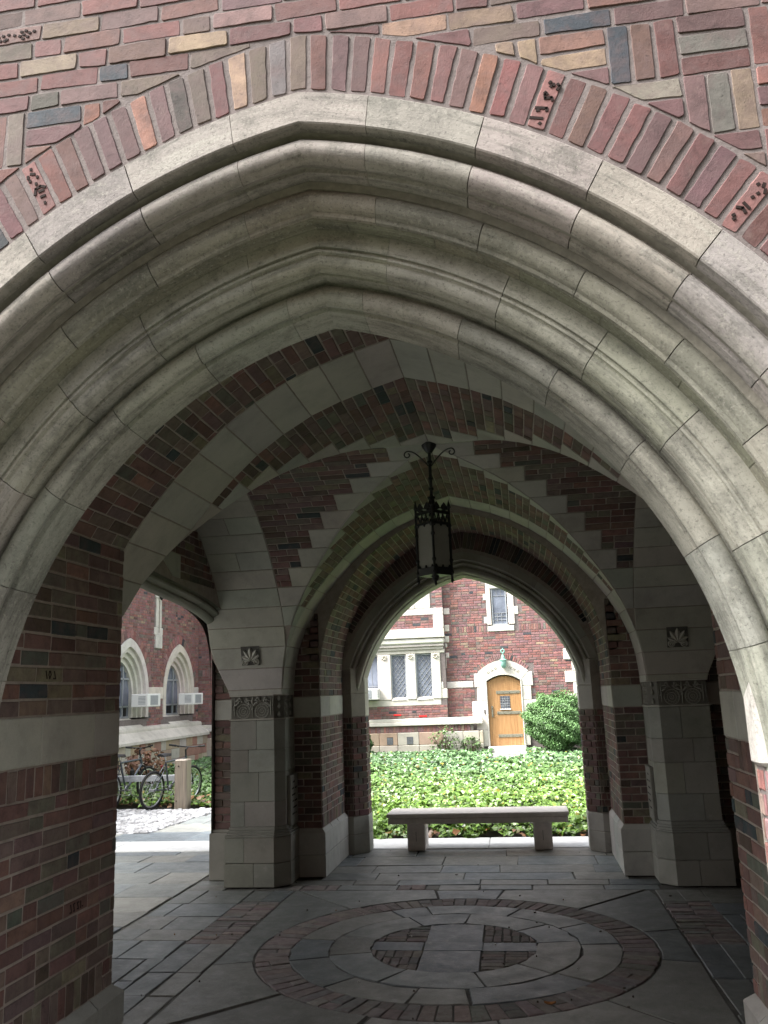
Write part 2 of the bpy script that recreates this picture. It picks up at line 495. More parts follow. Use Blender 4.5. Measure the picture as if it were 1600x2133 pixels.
STI = (0.42, 0.412, 0.365)     # inside limestone
def scol(base=STI, s=0.06):
    c = np.array(base) * (1 + RNG.normal() * s) * (1 + RNG.normal(size=3) * 0.02); return tuple(np.clip(c, 0.02, 0.8))
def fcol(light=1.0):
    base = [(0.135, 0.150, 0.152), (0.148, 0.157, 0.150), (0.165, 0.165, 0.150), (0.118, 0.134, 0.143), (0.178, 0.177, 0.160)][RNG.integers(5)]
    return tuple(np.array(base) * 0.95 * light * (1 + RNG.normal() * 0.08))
COURSE = 0.0676

def brick_rect(pc, o, u, n, W, z0, z1, hole=None, phase=0, k=1.0, colour=None, proud=0.006, key=None, course=COURSE, ln=0.203, joint=0.011, ends=True, zdir=(0, 0, 1)):
    """courses of brick on a vertical rectangle: origin o, unit u along, n outward, width W, heights z0..z1 above o"""
    o = np.array(o, float); u = np.array(u, float); n = np.array(n, float); zd = np.array(zdir, float)
    rows = max(1, int(round((z1 - z0) / course))); h = (z1 - z0) / rows
    for r in range(rows):
        x = -((r + phase) % 2) * (ln + joint) * 0.5 - RNG.uniform(0, 0.02) if W > 0.3 else 0.0
        if W <= 0.3: widths = [W * 0.66, W * 0.34] if (r + phase) % 2 else [W * 0.34, W * 0.66]
        else: widths = None
        i = 0
        while x < W - 0.004:
            if widths: L = widths[i] if i < len(widths) else W
            else: L = (ln + joint) if RNG.random() > 0.22 else (ln + joint) * 0.5
            a = max(x, 0.0) + joint * 0.5; b = min(x + L, W) - joint * 0.5
            x += L; i += 1
            if W - x < 0.03 and not widths: b = W - joint * 0.3; x = W
            if b - a < 0.012: continue
            za, zb = z0 + r * h + joint * 0.5, z0 + (r + 1) * h - joint * 0.5
            p2 = [(a, za), (b, za), (b, zb), (a, zb)]
            if hole is not None:
                p2 = hole(p2)
                if p2 is None or len(p2) < 3 or area2(p2) < 0.0004: continue
            cx, cz = np.mean(p2, axis=0)
            col = (colour(cx, cz) if colour else None) or bcol(k)
            kk = key(cx, cz) if key else None
            pc.add([o + u * p[0] + zd * p[1] for p in p2], n, col, proud=proud + RNG.normal() * 0.0012, key=kk, tilt=RNG.normal() * 0.006)

def soldiers(pc, o, u, n, W, z0, z1, k=1.0, pitch=0.0676, joint=0.011, proud=0.006):
    o = np.array(o, float); u = np.array(u, float); m = max(1, int(round(W / pitch))); p = W / m
    for i in range(m):
        a, b = i * p + joint * 0.5, (i + 1) * p - joint * 0.5
        pc.add([o + u * a + np.array([0, 0, z0 + joint * .5]), o + u * b + np.array([0, 0, z0 + joint * .5]), o + u * b + np.array([0, 0, z1 - joint * .5]), o + u * a + np.array([0, 0, z1 - joint * .5])],
               n, bcol(k), proud=proud + RNG.normal() * 0.001)

def stone_rect(pc, o, u, n, W, z0, z1, cuts, base=STI, joint=0.005, proud=0.007, mat='smooth', name='stone_block'):
    o = np.array(o, float); u = np.array(u, float); xs = [0] + list(cuts) + [W]
    for a, b in zip(xs[:-1], xs[1:]):
        pc.add([o + u * (a + joint * .5) + np.array([0, 0, z0 + joint * .5]), o + u * (b - joint * .5) + np.array([0, 0, z0 + joint * .5]),
                o + u * (b - joint * .5) + np.array([0, 0, z1 - joint * .5]), o + u * (a + joint * .5) + np.array([0, 0, z1 - joint * .5])],
               n, scol(base), name=name, mat=mat, proud=proud, ch=0.004, jit=0.0006)

def plan_block(mb, plan, z0, z1, e=0.005):
    """closed stone block on a plan polygon with bevelled top and bottom edges"""
    pl = np.array([(p[0], p[1], 0.0) for p in plan], float)
    ar = sum(pl[i][0] * pl[(i + 1) % len(pl)][1] - pl[(i + 1) % len(pl)][0] * pl[i][1] for i in range(len(pl)))
    if ar < 0: pl = pl[::-1]
    m = len(pl); ins = inset(pl, np.array([0, 0, 1.0]), e)
    V = []
    for q, z in ((ins, z0), (pl, z0 + e), (pl, z1 - e), (ins, z1)):
        V += [(p[0], p[1], z) for p in q]
    F = [list(range(m))[::-1], list(range(3 * m, 4 * m))]
    for k in range(3):
        for i in range(m):
            j = (i + 1) % m; F.append([k * m + i, k * m + j, (k + 1) * m + j, (k + 1) * m + i])
    mb.mesh(V, F)

# ================================================================== ARCH GEOMETRY
YF = 2.30                        # outer face of the entrance wall
YC = 6.265                       # centre of the vaulted bay
CC, R0, Z0 = 0.34, 1.59, 1.43    # two-centred pointed arch: centre offset, inner radius, springing height

def amax(d): return math.acos(CC / (R0 + d))
def arc_pt(d, f, side):
    """f = 0 springing .. 1 apex on the ring at distance d outside the inner edge"""
    a = f * amax(d); r = R0 + d
    return side * (-CC + r * math.cos(a)), Z0 + r * math.sin(a)

def sweep(prof, stations, name, mat, parent, color=None, kind=None, smooth=27):
    mb = MB(); m = len(prof); V = []
    for f, side in stations:
        for d, y in prof:
            x, z = arc_pt(d, f, side); V.append((x, y, z))
    F = []
    for k in range(len(stations) - 1):
        for j in range(m):
            jj = (j + 1) % m; F.append((k * m + j, k * m + jj, (k + 1) * m + jj, (k + 1) * m + j))
    F.append(tuple(range(m))[::-1]); F.append(tuple(range((len(stations) - 1) * m, len(stations) * m)))
    mb.mesh(V, F)
    return mb.build(name, M[mat], parent, kind=kind, smooth=smooth, color=color)

def ring_blocks(prof, parent, step, first, mat, base, name='arch_stone', gap=0.0006, flo=0.0):
    """moulded arch stones: one across the apex, then pairs down both sides"""
    n = 7
    g = gap
    st = [(1 - first + first * i / n, 1) for i in range(n + 1)]
    st += [(1 - first * (i + 1) / n, -1) for i in range(n)]
    sweep(prof, st, name, mat, parent, scol(base, 0.05))
    f1 = 1 - first
    while f1 > flo + 0.01:
        f0 = max(flo, f1 - step * RNG.uniform(0.9, 1.1))
        if f0 - flo < step * 0.35: f0 = flo
        for side in (1, -1):
            st = [(f0 + g + (f1 - f0 - 2 * g) * i / n, side) for i in range(n + 1)]
            sweep(prof, st, name, mat, parent, scol(base, 0.06))
        f1 = f0

ENTR = thing('entrance_wall', 'near brick gateway wall framing the big moulded limestone arch', 'wall', (0, YF, 0))
def roll(cy, cd, r, a0, a1, n=10):
    """points of a round moulding, angle 0 = towards the viewer, 90 = outward (up at the apex)"""
    return [(cd + r * math.sin(math.radians(a0 + (a1 - a0) * i / n)), cy - r * math.cos(math.radians(a0 + (a1 - a0) * i / n))) for i in range(n + 1)]
PROF = [
    [(0.57, 2.44), (0.57, 2.287), (0.566, 2.282), (0.464, 2.282), (0.459, 2.285), (0.457, 2.300), (0.455, 2.330), (0.448, 2.347), (0.438, 2.347)]
      + roll(2.343, 0.393, 0.041, 80, -88) + [(0.358, 2.352), (0.360, 2.362), (0.360, 2.370), (0.347, 2.372), (0.346, 2.376), (0.345, 2.44)],
    [(0.42, 2.60), (0.42, 2.425), (0.345, 2.424), (0.330, 2.424), (0.328, 2.436), (0.325, 2.437)] + roll(2.448, 0.286, 0.040, 76, -72) + [(0.236, 2.440), (0.234, 2.448), (0.234, 2.60)],
    [(0.34, 2.66), (0.34, 2.530), (0.178, 2.510), (0.168, 2.510), (0.1655, 2.519), (0.158, 2.520), (0.156, 2.511), (0.149, 2.511), (0.1465, 2.521), (0.142, 2.523), (0.130, 2.521), (0.116, 2.524), (0.108, 2.529), (0.101, 2.538), (0.0975, 2.550), (0.0965, 2.558), (0.104, 2.562), (0.105, 2.572), (0.0955, 2.574), (0.0945, 2.66)],
    [(0.18, 2.79), (0.18, 2.635), (0.097, 2.634), (0.090, 2.640)] + roll(2.645, 0.051, 0.039, 78, -70) + [(0.016, 2.646), (0.026, 2.654), (0.027, 2.666), (0.011, 2.669), (0.009, 2.673), (0.0, 2.786), (0.0, 2.79)],
]
SOFF = [(0.34, 2.60), (0.34, 2.455), (0.2325, 2.4535), (0.231, 2.528), (0.2285, 2.530), (0.222, 2.546), (0.208, 2.553), (0.194, 2.549), (0.180, 2.535), (0.176, 2.60)]
ring_blocks(PROF[0], ENTR, 0.128, 0.075, 'weathered', (0.31, 0.283, 0.258))
ring_blocks(PROF[1], ENTR, 0.142, 0.085, 'weathered', (0.26, 0.248, 0.205))
ring_blocks(SOFF, ENTR, 0.118, 0.045, 'weathered', (0.22, 0.21, 0.16))
ring_blocks(PROF[2], ENTR, 0.155, 0.10, 'weathered', (0.33, 0.32, 0.275))
ring_blocks(PROF[3], ENTR, 0.150, 0.06, 'weathered', (0.30, 0.295, 0.255))
# joint bedding behind the stones
sweep([(0.566, 2.30), (0.47, 2.295), (0.44, 2.36), (0.36, 2.36), (0.355, 2.42), (0.32, 2.42), (0.30, 2.46), (0.24, 2.48), (0.238, 2.57), (0.19, 2.57), (0.15, 2.55), (0.11, 2.59), (0.1, 2.65), (0.05, 2.66), (0.012, 2.70), (0.004, 2.785), (0.566, 2.785)],
      [(i / 30, 1) for i in range(31)] + [(1 - i / 30, -1) for i in range(1, 31)], 'arch_bedding', 'joint', ENTR, smooth=None)
# springing stones and brick jambs on the splayed outer corner
for sx in (1, -1):
    mb = MB()
    plan_block(mb, [(sx * 1.815, 2.30), (sx * 1.80, 2.292), (sx * 1.235, 2.70), (sx * 1.235, 2.785), (sx * 1.815, 2.785)], 1.45, 1.97, 0.012)
    mb.build('springer_stone', M['weathered'], ENTR, color=scol((0.48, 0.465, 0.42), 0.03))
    mb = MB(); plan_block(mb, [(sx * 1.82, 2.31), (sx * 1.25, 2.715), (sx * 1.25, 2.783), (sx * 1.82, 2.783)], 0.30, 1.45, 0.001); mb.build('jamb_core', M['mortar'], ENTR)
    mb = MB(); plan_block(mb, [(sx * 1.86, 2.25), (sx * 1.20, 2.685), (sx * 1.20, 2.82), (sx * 1.86, 2.82)], 0.0, 0.33, 0.015); mb.build('plinth_stone', M['weathered'], ENTR, color=scol(STW, 0.04))

# ---- brickwork of the entrance face
PAINT = [((-0.622, 3.755), SLATE), ((-0.833, 3.624), SLATE), ((0.892, 3.679), SLATE), ((0.987, 3.548), SLATE), ((0.68, 3.424), (0.20, 0.12, 0.10)), ((-0.298, 3.834), TAN),
         ((-0.936, 3.835), (0.19, 0.15, 0.11)), ((0.419, 3.757), (0.25, 0.16, 0.115)), ((0.713, 3.594), TAN), ((0.641, 3.598), TAN), ((0.85, 3.548), (0.24, 0.175, 0.12)),
         ((1.262, 3.543), GREY), ((1.253, 3.342), GREY), ((1.31, 3.342), (0.18, 0.135, 0.10)), ((0.851, 3.613), (0.17, 0.095, 0.075)), ((-0.506, 3.827), DARK), ((1.055, 3.546), DARK),
         ((-0.702, 3.61), (0.19, 0.085, 0.06)), ((-0.935, 3.973), (0.175, 0.108, 0.095)), ((-0.10, 3.90), (0.19, 0.115, 0.108)), ((1.05, 3.40), (0.19, 0.17, 0.14)), ((1.37, 3.40), (0.21, 0.10, 0.085))]
RPAINT = [((-0.093, 3.659), (0.13, 0.115, 0.115)), ((-0.97, 3.229), SLATE), ((0.528, 3.506), SLATE), ((0.582, 3.481), (0.20, 0.10, 0.07)), ((0.852, 3.357), (0.105, 0.112, 0.118)), ((0.343, 3.57), (0.24, 0.17, 0.12)),
          ((-0.224, 3.627), (0.29, 0.20, 0.14)), ((-0.54, 3.517), (0.26, 0.13, 0.095)), ((0.898, 3.333), DARK), ((1.19, 3.07), GREY), ((-0.03, 3.66), (0.23, 0.12, 0.095))]
def near_paint(L, x, z, dx, dz):
    for (px, pz), c in L:
        if abs(px - x) < dx and abs(pz - z) < dz: return c
    return None
REX = 0.785
def ring_clip(p2, d=REX + 0.012):
    p2 = [np.array(p, float) for p in p2]
    c = np.mean(p2, axis=0); s = 1 if c[0] >= 0 else -1
    for sd in ((s,) if abs(c[0]) > 0.12 else (s, -s)):
        ctr = np.array([-sd * CC, Z0])
        q = [p for p in p2]
        if c[1] > Z0 - 0.1:
            v = c - ctr
            if sd != s and c[0] * sd < -0.02: continue
            v = v / np.linalg.norm(v)
            p2 = clip_half(q, ctr + v * (R0 + d), v)
        else:
            p2 = clip_half(q, np.array([sd * (1.25 + d), 0]), np.array([sd, 0.0]))
        if len(p2) < 3: return None
    return p2
pc = Pieces()
pal_front = PAL
n0 = np.array([0, -1.0, 0])
def front_brick(x0, x1, z0, z1):
    p2 = ring_clip([(x0, z0), (x1, z0), (x1, z1), (x0, z1)])
    if p2 is None or area2(p2) < 0.0006: return
    cx, cz = np.mean([(x0, z0), (x1, z1)], axis=0)
    wide = (x1 - x0) > (z1 - z0)
    col = near_paint(PAINT, cx, cz, 0.1 if wide else 0.033, 0.033 if wide else 0.1) or bcol(pal_front)
    key = 'dots' if near_paint([((-0.935, 3.973), 1)], cx, cz, 0.1, 0.034) else None
    pc.add([(p[0], YF, p[1]) for p in p2], n0, col, proud=0.003 + RNG.normal() * 0.0009, ch=0.0016, jit=0.0022, tilt=RNG.normal() * 0.008, key=key, rough=0.0008)
J = 0.0054
r = 0; z = 3.645
while z < 4.75:
    x = -3.1 + (0.107 if r % 2 else 0) + 0.03 * (r % 3) - 0.047
    while x < 3.1:
        L = 0.2115 if RNG.random() > 0.16 else 0.106
        front_brick(x + J, x + L - J, z + J * 0.8, z + COURSE - J * 0.8); x += L
    z += COURSE; r += 1
for row in range(15):
    zt = 3.645 - 0.2028 * row; zb = zt - 0.2028
    for side, x0 in ((1, 0.752), (-1, -0.937)):
        for k in range(-6, 16):
            xa = x0 + side * 0.2015 * k if side > 0 else x0 - 0.2015 * k
            xb = xa + 0.2015
            if (side > 0 and (xa < -0.02 or xa > 3.0)) or (side < 0 and (xb > 0.0 or xb < -3.0)): continue
            horiz = (k + row) % 2 == 0
            for q in range(3):
                if horiz: front_brick(xa + J, xb - J, zb + 0.0676 * q + J * .8, zb + 0.0676 * (q + 1) - J * .8)
                else: front_brick(xa + 0.0672 * q + J, xa + 0.0672 * (q + 1) - J, zb + J * .8, zt - J * .8)
# ring of bricks on end round the stone
for side in (1, -1):
    nb = 48
    for i in range(nb + 1):
        if i == nb and side < 0: continue
        f0, f1 = (i - 0.5) / nb, (i + 0.5) / nb
        g = 0.0026
        if i < nb: q = [arc_pt(0.590, f0 + g, side), arc_pt(REX, f0 + g, side), arc_pt(REX, f1 - g, side), arc_pt(0.590, f1 - g, side)]
        else:
            q = [arc_pt(0.590, f0 + g, 1), arc_pt(REX, f0 + g, 1), arc_pt(REX, 1, 1), arc_pt(REX, f0 + g, -1), arc_pt(0.590, f0 + g, -1), arc_pt(0.590, 1, 1)]
        c = np.mean(q, axis=0)
        key = None
        for kn, kp in () if True else (('scroll', (-0.888, 3.322)), ('yale', (0.777, 3.392)), ('curl', (1.287, 2.969))):
            if np.hypot(*(c - np.array(kp))) < 0.0345: key = kn
        col = bcol(pal_front)
        for kp, cc in RPAINT:
            if np.hypot(*(c - np.array(kp))) < 0.034: col = cc
        if key: col = (0.27, 0.13, 0.115)
        pc.add([(p[0], YF, p[1]) for p in q], n0, col, proud=0.003 + RNG.normal() * 0.0009, ch=0.0016, jit=0.002, tilt=RNG.normal() * 0.008, key=key, rough=0.0008)
for kn, kp in (('scroll', (-0.888, 3.322)), ('yale', (0.777, 3.392)), ('curl', (1.287, 2.969))):
    best = min((it for it in pc.it if abs(it['n'][1] + 1) < 1e-3), key=lambda it: np.hypot(it['cen'][0] - kp[0], it['cen'][2] - kp[1]))
    best['key'] = kn; best['col'] = (0.20, 0.098, 0.09)
# splayed jamb bricks
for sx in (1, -1):
    a = np.array([sx * 1.82, 2.31, 0.0]); b = np.array([sx * 1.25, 2.715, 0.0])
    W = np.linalg.norm(b - a); u = (b - a) / W; nn = np.array([-sx * abs(u[1]), -abs(u[0]), 0])
    brick_rect(pc, a, u, nn, W, 0.335, 1.445, k=1.25)
    brick_rect(pc, (sx * 1.25, 2.715, 0), (0, 1, 0), (-sx, 0, 0), 0.068, 0.335, 1.445, k=1.2)
FOUND = pc.flush(ENTR, limit=295)
# mortar bed of the face
mb = MB()
N = 40
for side in (1, -1):
    for i in range(N):
        x0, z0 = arc_pt(0.565, i / N, side); x1, z1 = arc_pt(0.565, (i + 1) / N, side)
        mb.poly([(x0, YF, z0), (x1, YF, z1), (x1, YF, 7.5), (x0, YF, 7.5)])
    xo = side * 1.815
    mb.poly([(xo, YF, 0), (side * 7, YF, 0), (side * 7, YF, 7.5), (xo, YF, 7.5)])
mb.build('mortar_bed', M['mortar'], ENTR)

# ---- the pierced marks and letters on single bricks
def strokes(found, key, frame_up, lines, wdt, name='pierced_mark'):
    if key not in found: return
    o, it = found[key]
    n = it['n']; c = it['cen']
    e1 = np.array(frame_up, float); e1 = e1 - n * (e1 @ n); e1 = e1 / np.linalg.norm(e1); e2 = np.cross(e1, n)
    mb = MB()
    for pts in lines:
        if len(pts) == 1:
            pts = [pts[0], (pts[0][0] + wdt * 0.55, pts[0][1] + wdt * 0.2)]
        for (a0, b0), (a1, b1) in zip(pts[:-1], pts[1:]):
            p = np.array([a0, b0]); q = np.array([a1, b1]); d = q - p; L = np.linalg.norm(d) + 1e-9; d = d / L; pr_ = np.array([-d[1], d[0]]) * wdt / 2
            p = p - d * wdt * 0.3; q = q + d * wdt * 0.3
            quad = [p + pr_, q + pr_, q - pr_, p - pr_]
            W3 = [c + e1 * v[0] + e2 * v[1] for v in quad]
            mb.mesh([x + n * 0.0022 for x in W3] + [x - n * 0.004 for x in W3], [(0, 1, 2, 3), (0, 4, 5, 1), (1, 5, 6, 2), (2, 6, 7, 3), (3, 7, 4, 0)])
    mb.build(name, M['hole'], o)
rad = lambda x, z: (x + CC * (1 if x > 0 else -1), 0, z - Z0)
# letters Y A L E reading up the brick, tops to the left
Yl = [[(-0.062, 0.017), (-0.072, -0.018)], [(-0.082, 0.016)]]
Al = [[(-0.036, -0.017), (-0.026, 0.014), (-0.034, 0.018)], [(-0.044, -0.010), (-0.040, -0.004)]]
Ll = [[(0.004, 0.019), (0.012, 0.012), (0.002, -0.004), (0.012, -0.010), (0.020, -0.006)], [(0.018, -0.013)]]
El = [[(0.042, 0.017), (0.055, 0.018), (0.060, 0.010)], [(0.050, 0.001), (0.056, -0.002)], [(0.044, -0.006)], [(0.054, -0.014), (0.060, -0.013)]]
strokes(FOUND, 'yale', rad(0.777, 3.392), Yl + Al + Ll + El, 0.0085, 'pierced_letters')
strokes(FOUND, 'scroll', rad(-0.888, 3.322), [[(0.072, 0.012)], [(0.052, 0.014), (0.060, 0.004)], [(0.050, -0.012), (0.058, -0.008)], [(0.034, 0.016)], [(0.036, -0.012)], [(0.014, 0.0)],
        [(-0.014, 0.020), (0.000, 0.008), (0.000, -0.010), (-0.016, -0.022)], [(-0.020, 0.010), (-0.016, -0.006)], [(-0.040, 0.004), (-0.036, -0.010)], [(-0.066, -0.010)]], 0.0085)
strokes(FOUND, 'curl', rad(1.287, 2.969), [[(-0.072, 0.002)], [(-0.064, -0.006)], [(-0.036, 0.014), (-0.030, 0.0), (-0.038, -0.014)], [(-0.020, 0.014), (-0.016, -0.008)], [(0.010, -0.002)], [(0.028, 0.002)],
        [(0.042, 0.016), (0.052, 0.010)], [(0.054, 0.0), (0.064, -0.004)], [(0.050, -0.016)]], 0.0085)
dz = []
for i, (a, b) in enumerate([(-0.078, -0.014), (-0.058, 0.004), (-0.050, -0.012), (-0.040, 0.006), (-0.034, -0.014), (-0.020, 0.008), (-0.026, -0.010), (0.002, 0.002), (0.028, 0.012), (0.022, -0.004),
                            (0.036, 0.0), (0.044, 0.014), (0.034, -0.016), (0.050, -0.010), (0.074, 0.008), (0.058, 0.004)]): dz.append([(a, -b)])
strokes(FOUND, 'dots', (1, 0, 0), dz, 0.0085)

# ================================================================== VAULT PROFILES
class Prof:
    def __init__(s, pts):
        P = np.array(pts, float); P = np.vstack([2 * P[0] - P[1], P, 2 * P[-1] - P[-2]]); out = []
        for i in range(1, len(P) - 2):
            for t in np.linspace(0, 1, 24, endpoint=False):
                a, b, c, d = P[i - 1], P[i], P[i + 1], P[i + 2]
                out.append(0.5 * ((2 * b) + (c - a) * t + (2 * a - 5 * b + 4 * c - d) * t * t + (3 * b - a - 3 * c + d) * t ** 3))
        out.append(P[-2]); s.p = np.array(out)
        s.s = np.concatenate([[0], np.cumsum(np.hypot(*np.diff(s.p, axis=0).T))]); s.L = s.s[-1]
    def xz(s, t): return float(np.interp(t, s.s, s.p[:, 0])), float(np.interp(t, s.s, s.p[:, 1]))
    def nrm(s, t):
        a = np.array(s.xz(max(t - 0.02, 0))); b = np.array(s.xz(min(t + 0.02, s.L))); d = (b - a) / np.linalg.norm(b - a)
        return d[1], -d[0]
    def s_at_x(s, x): return float(np.interp(x, s.p[:, 0], s.s))
    def s_at_z(s, z): return float(np.interp(-z, -s.p[:, 1], s.s))
    def z_at_x(s, x): return float(np.interp(x, s.p[:, 0], s.p[:, 1]))
P1 = Prof([(0, 3.555), (0.25, 3.485), (0.57, 3.365), (0.90, 3.155), (1.18, 2.885), (1.385, 2.64), (1.525, 2.42), (1.62, 2.20), (1.670, 2.0), (1.690, 1.80), (1.6905, 1.72)])
P2 = Prof([(0, 3.47), (0.25, 3.42), (0.55, 3.31), (0.89, 3.07), (1.12, 2.80), (1.30, 2.48), (1.385, 2.2), (1.412, 2.0), (1.42, 1.70)])
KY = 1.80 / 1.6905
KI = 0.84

def ybar(P, sg, s, y): x, z = P.xz(s); return (sg * x, y, z)
def ynrm(P, sg, s): a, b = P.nrm(s); return (sg * a, 0, b)
def xbar(sx, sg, s, ax): x, z = P1.xz(s); return (sx * ax, YC + sg * x * KY, z)
def xnrm(sg, s): a, b = P1.nrm(s); v = np.array([0, sg * a / KY, b]); return v / np.linalg.norm(v)

def y_brick_run(pc, P, sg, s0, s1, ya, yb, row, k=KI):
    j = 0.0055
    if yb - ya < 0.03: return
    y = ya - ((row % 2) * 0.107)
    sm = (s0 + s1) / 2
    while y < yb - 0.005:
        L = 0.214 if RNG.random() > 0.2 else 0.107
        a, b = max(y, ya) + j, min(y + L, yb) - j; y += L
        if yb - y < 0.035: b = yb - j; y = yb
        if b - a < 0.015: continue
        pc.add([ybar(P, sg, s0 + j * .8, a), ybar(P, sg, s0 + j * .8, b), ybar(P, sg, s1 - j * .8, b), ybar(P, sg, s1 - j * .8, a)], ynrm(P, sg, sm), bcol(k), proud=0.005 + RNG.normal() * 0.001)

def stone_poly(pc, pts, n, base=STI, name='stone_block', j=0.0035):
    pts = np.array(pts, float); n = np.array(n, float); n = n / np.linalg.norm(n)
    c = pts.mean(0); nn = np.zeros(3)
    for i in range(len(pts)): nn = nn + np.cross(pts[i] - c, pts[(i + 1) % len(pts)] - c)
    if nn @ n < 0: pts = pts[::-1]
    pts = inset(pts, n, j)
    pc.add(pts, n, scol(base, 0.05), name=name, mat='smooth', proud=0.0065 + RNG.normal() * 0.0008, ch=0.003, jit=0.0)

# ================================================================== FRONT PASSAGE (brick jambs and barrel behind the arch)
HWF, YA, YB = 1.48, 2.79, 4.22
FP = thing('front_passage', 'dark brick lined passage just inside the near moulded arch, with pale stone course', 'passage', (0, 3.5, 0))
pc = Pieces()
zspring = P1.z_at_x(HWF)
for sx in (-1, 1):
    o, u, n = (sx * HWF, YA, 0), (0, 1, 0), (-sx, 0, 0)
    W = YB - YA
    soldiers(pc, o, u, n, W - 0.105, 0.372, 0.505, KI)
    brick_rect(pc, (sx * HWF, YB - 0.105, 0), u, n, 0.105, 0.372, 0.505, k=KI)
    kf = None
    if sx < 0: kf = lambda cx, cz: 'seven' if abs(cx + YA - 3.89) < 0.055 and abs(cz - 0.81) < 0.034 else None
    brick_rect(pc, o, u, n, W, 0.505, 1.318, k=KI, key=kf)
    soldiers(pc, o, u, n, W - 0.23, 1.318, 1.450, KI)
    brick_rect(pc, (sx * HWF, YB - 0.23, 0), u, n, 0.23, 1.318, 1.450, k=KI)
    stone_rect(pc, o, u, n, W, 1.450, 1.655, [0.28, 0.70, 1.17])
    kf = None
    if sx < 0: kf = lambda cx, cz: 'one' if abs(cx + YA - 3.55) < 0.06 and abs(cz - 1.83) < 0.034 else None
    brick_rect(pc, o, u, n, W, 1.655, zspring - 0.005, k=KI, phase=1, key=kf)
    # return faces towards the bay
    rw = 1.69 - HWF + 0.5
    brick_rect(pc, (sx * HWF, YB, 0), (sx, 0, 0), (0, 1, 0), rw, 0.372, 1.45, k=KI)
    sE = P1.s_at_x(HWF); rows = int(round(sE / COURSE)); h = sE / rows
    for r in range(rows): y_brick_run(pc, P1, sx, r * h, (r + 1) * h, YA, YB, r)
FOUND = pc.flush(FP, limit=295)
strokes(FOUND, 'seven', (0, 1, 0), [[(-0.06, 0.016), (-0.045, 0.016), (-0.055, -0.016)], [(-0.03, 0.014), (-0.02, 0.016), (-0.03, -0.014), (-0.018, -0.016)], [(0.004, 0.012), (0.016, 0.014), (0.004, -0.014), (0.018, -0.014)], [(0.035, 0.014), (0.035, -0.014)], [(0.05, 0.010)]], 0.006)
strokes(FOUND, 'one', (0, 1, 0), [[(-0.04, -0.016), (-0.03, 0.016)], [(-0.012, -0.016), (-0.016, 0.0), (-0.008, 0.016), (0.002, 0.0), (-0.004, -0.016)], [(0.022, 0.016), (0.040, 0.016), (0.028, -0.016)]], 0.006)
mb = MB()
for sx in (-1, 1):
    mb.poly([(sx * HWF, YA, 0), (sx * HWF, YB, 0), (sx * HWF, YB, zspring), (sx * HWF, YA, zspring)])
    mb.poly([(sx * HWF, YB, 0), (sx * 2.5, YB, 0), (sx * 2.5, YB, 1.72), (sx * HWF, YB, 1.72)])
    mb.poly([(sx * 1.245, YA, 0), (sx * 1.60, YA, 0), (sx * 1.60, YA, 1.7), (sx * 1.245, YA, 1.7)])
    mb.box((min(sx * 1.50, sx * 2.5), 2.7, 0), (max(sx * 1.50, sx * 2.5), YB - 0.01, 2.3))
    S = np.linspace(0, P1.s_at_x(HWF), 40)
    for a, b in zip(S[:-1], S[1:]): mb.poly([ybar(P1, sx, a, YA), ybar(P1, sx, b, YA), ybar(P1, sx, b, YB), ybar(P1, sx, a, YB)])
    for i in range(30):
        x0, z0 = arc_pt(0.15, i / 30, sx); x1, z1 = arc_pt(0.15, (i + 1) / 30, sx); mb.poly([(x0, YA, z0), (x1, YA, z1), (x1 * 1.0, YA, 3.75), (x0, YA, 3.75)])
mb.build('mortar_bed', M['mortar_in'], FP)
for sx in (-1, 1):
    mb = MB()
    for ya, yb in ((YA, 3.2), (3.205, 3.66), (3.665, 4.0), (4.005, YB + 0.045)):
        x0, x1 = sx * (HWF - 0.045), sx * (HWF + 0.25)
        plan_block(mb, [(x0, ya), (x0, yb), (x1, yb), (x1, ya)], 0.0, 0.19, 0.004)
        plan_block(mb, [(x0, ya), (x0, yb), (x1, yb), (x1, ya)], 0.194, 0.335, 0.004)
        V = [(x0 + sx * .004, ya, 0.335), (x0 + sx * .004, yb, 0.335), (x0 + sx * .045, yb - (0.04 if yb > YB else 0), 0.372), (x0 + sx * .045, ya, 0.372)]
        mb.poly(V)
        if yb > YB: mb.poly([V[1], (x1, yb, 0.335), (x1, yb - 0.04, 0.372), V[2]])
    mb.build('plinth_stone', M['smooth'], FP, color=scol((0.33, 0.325, 0.295), 0.03))

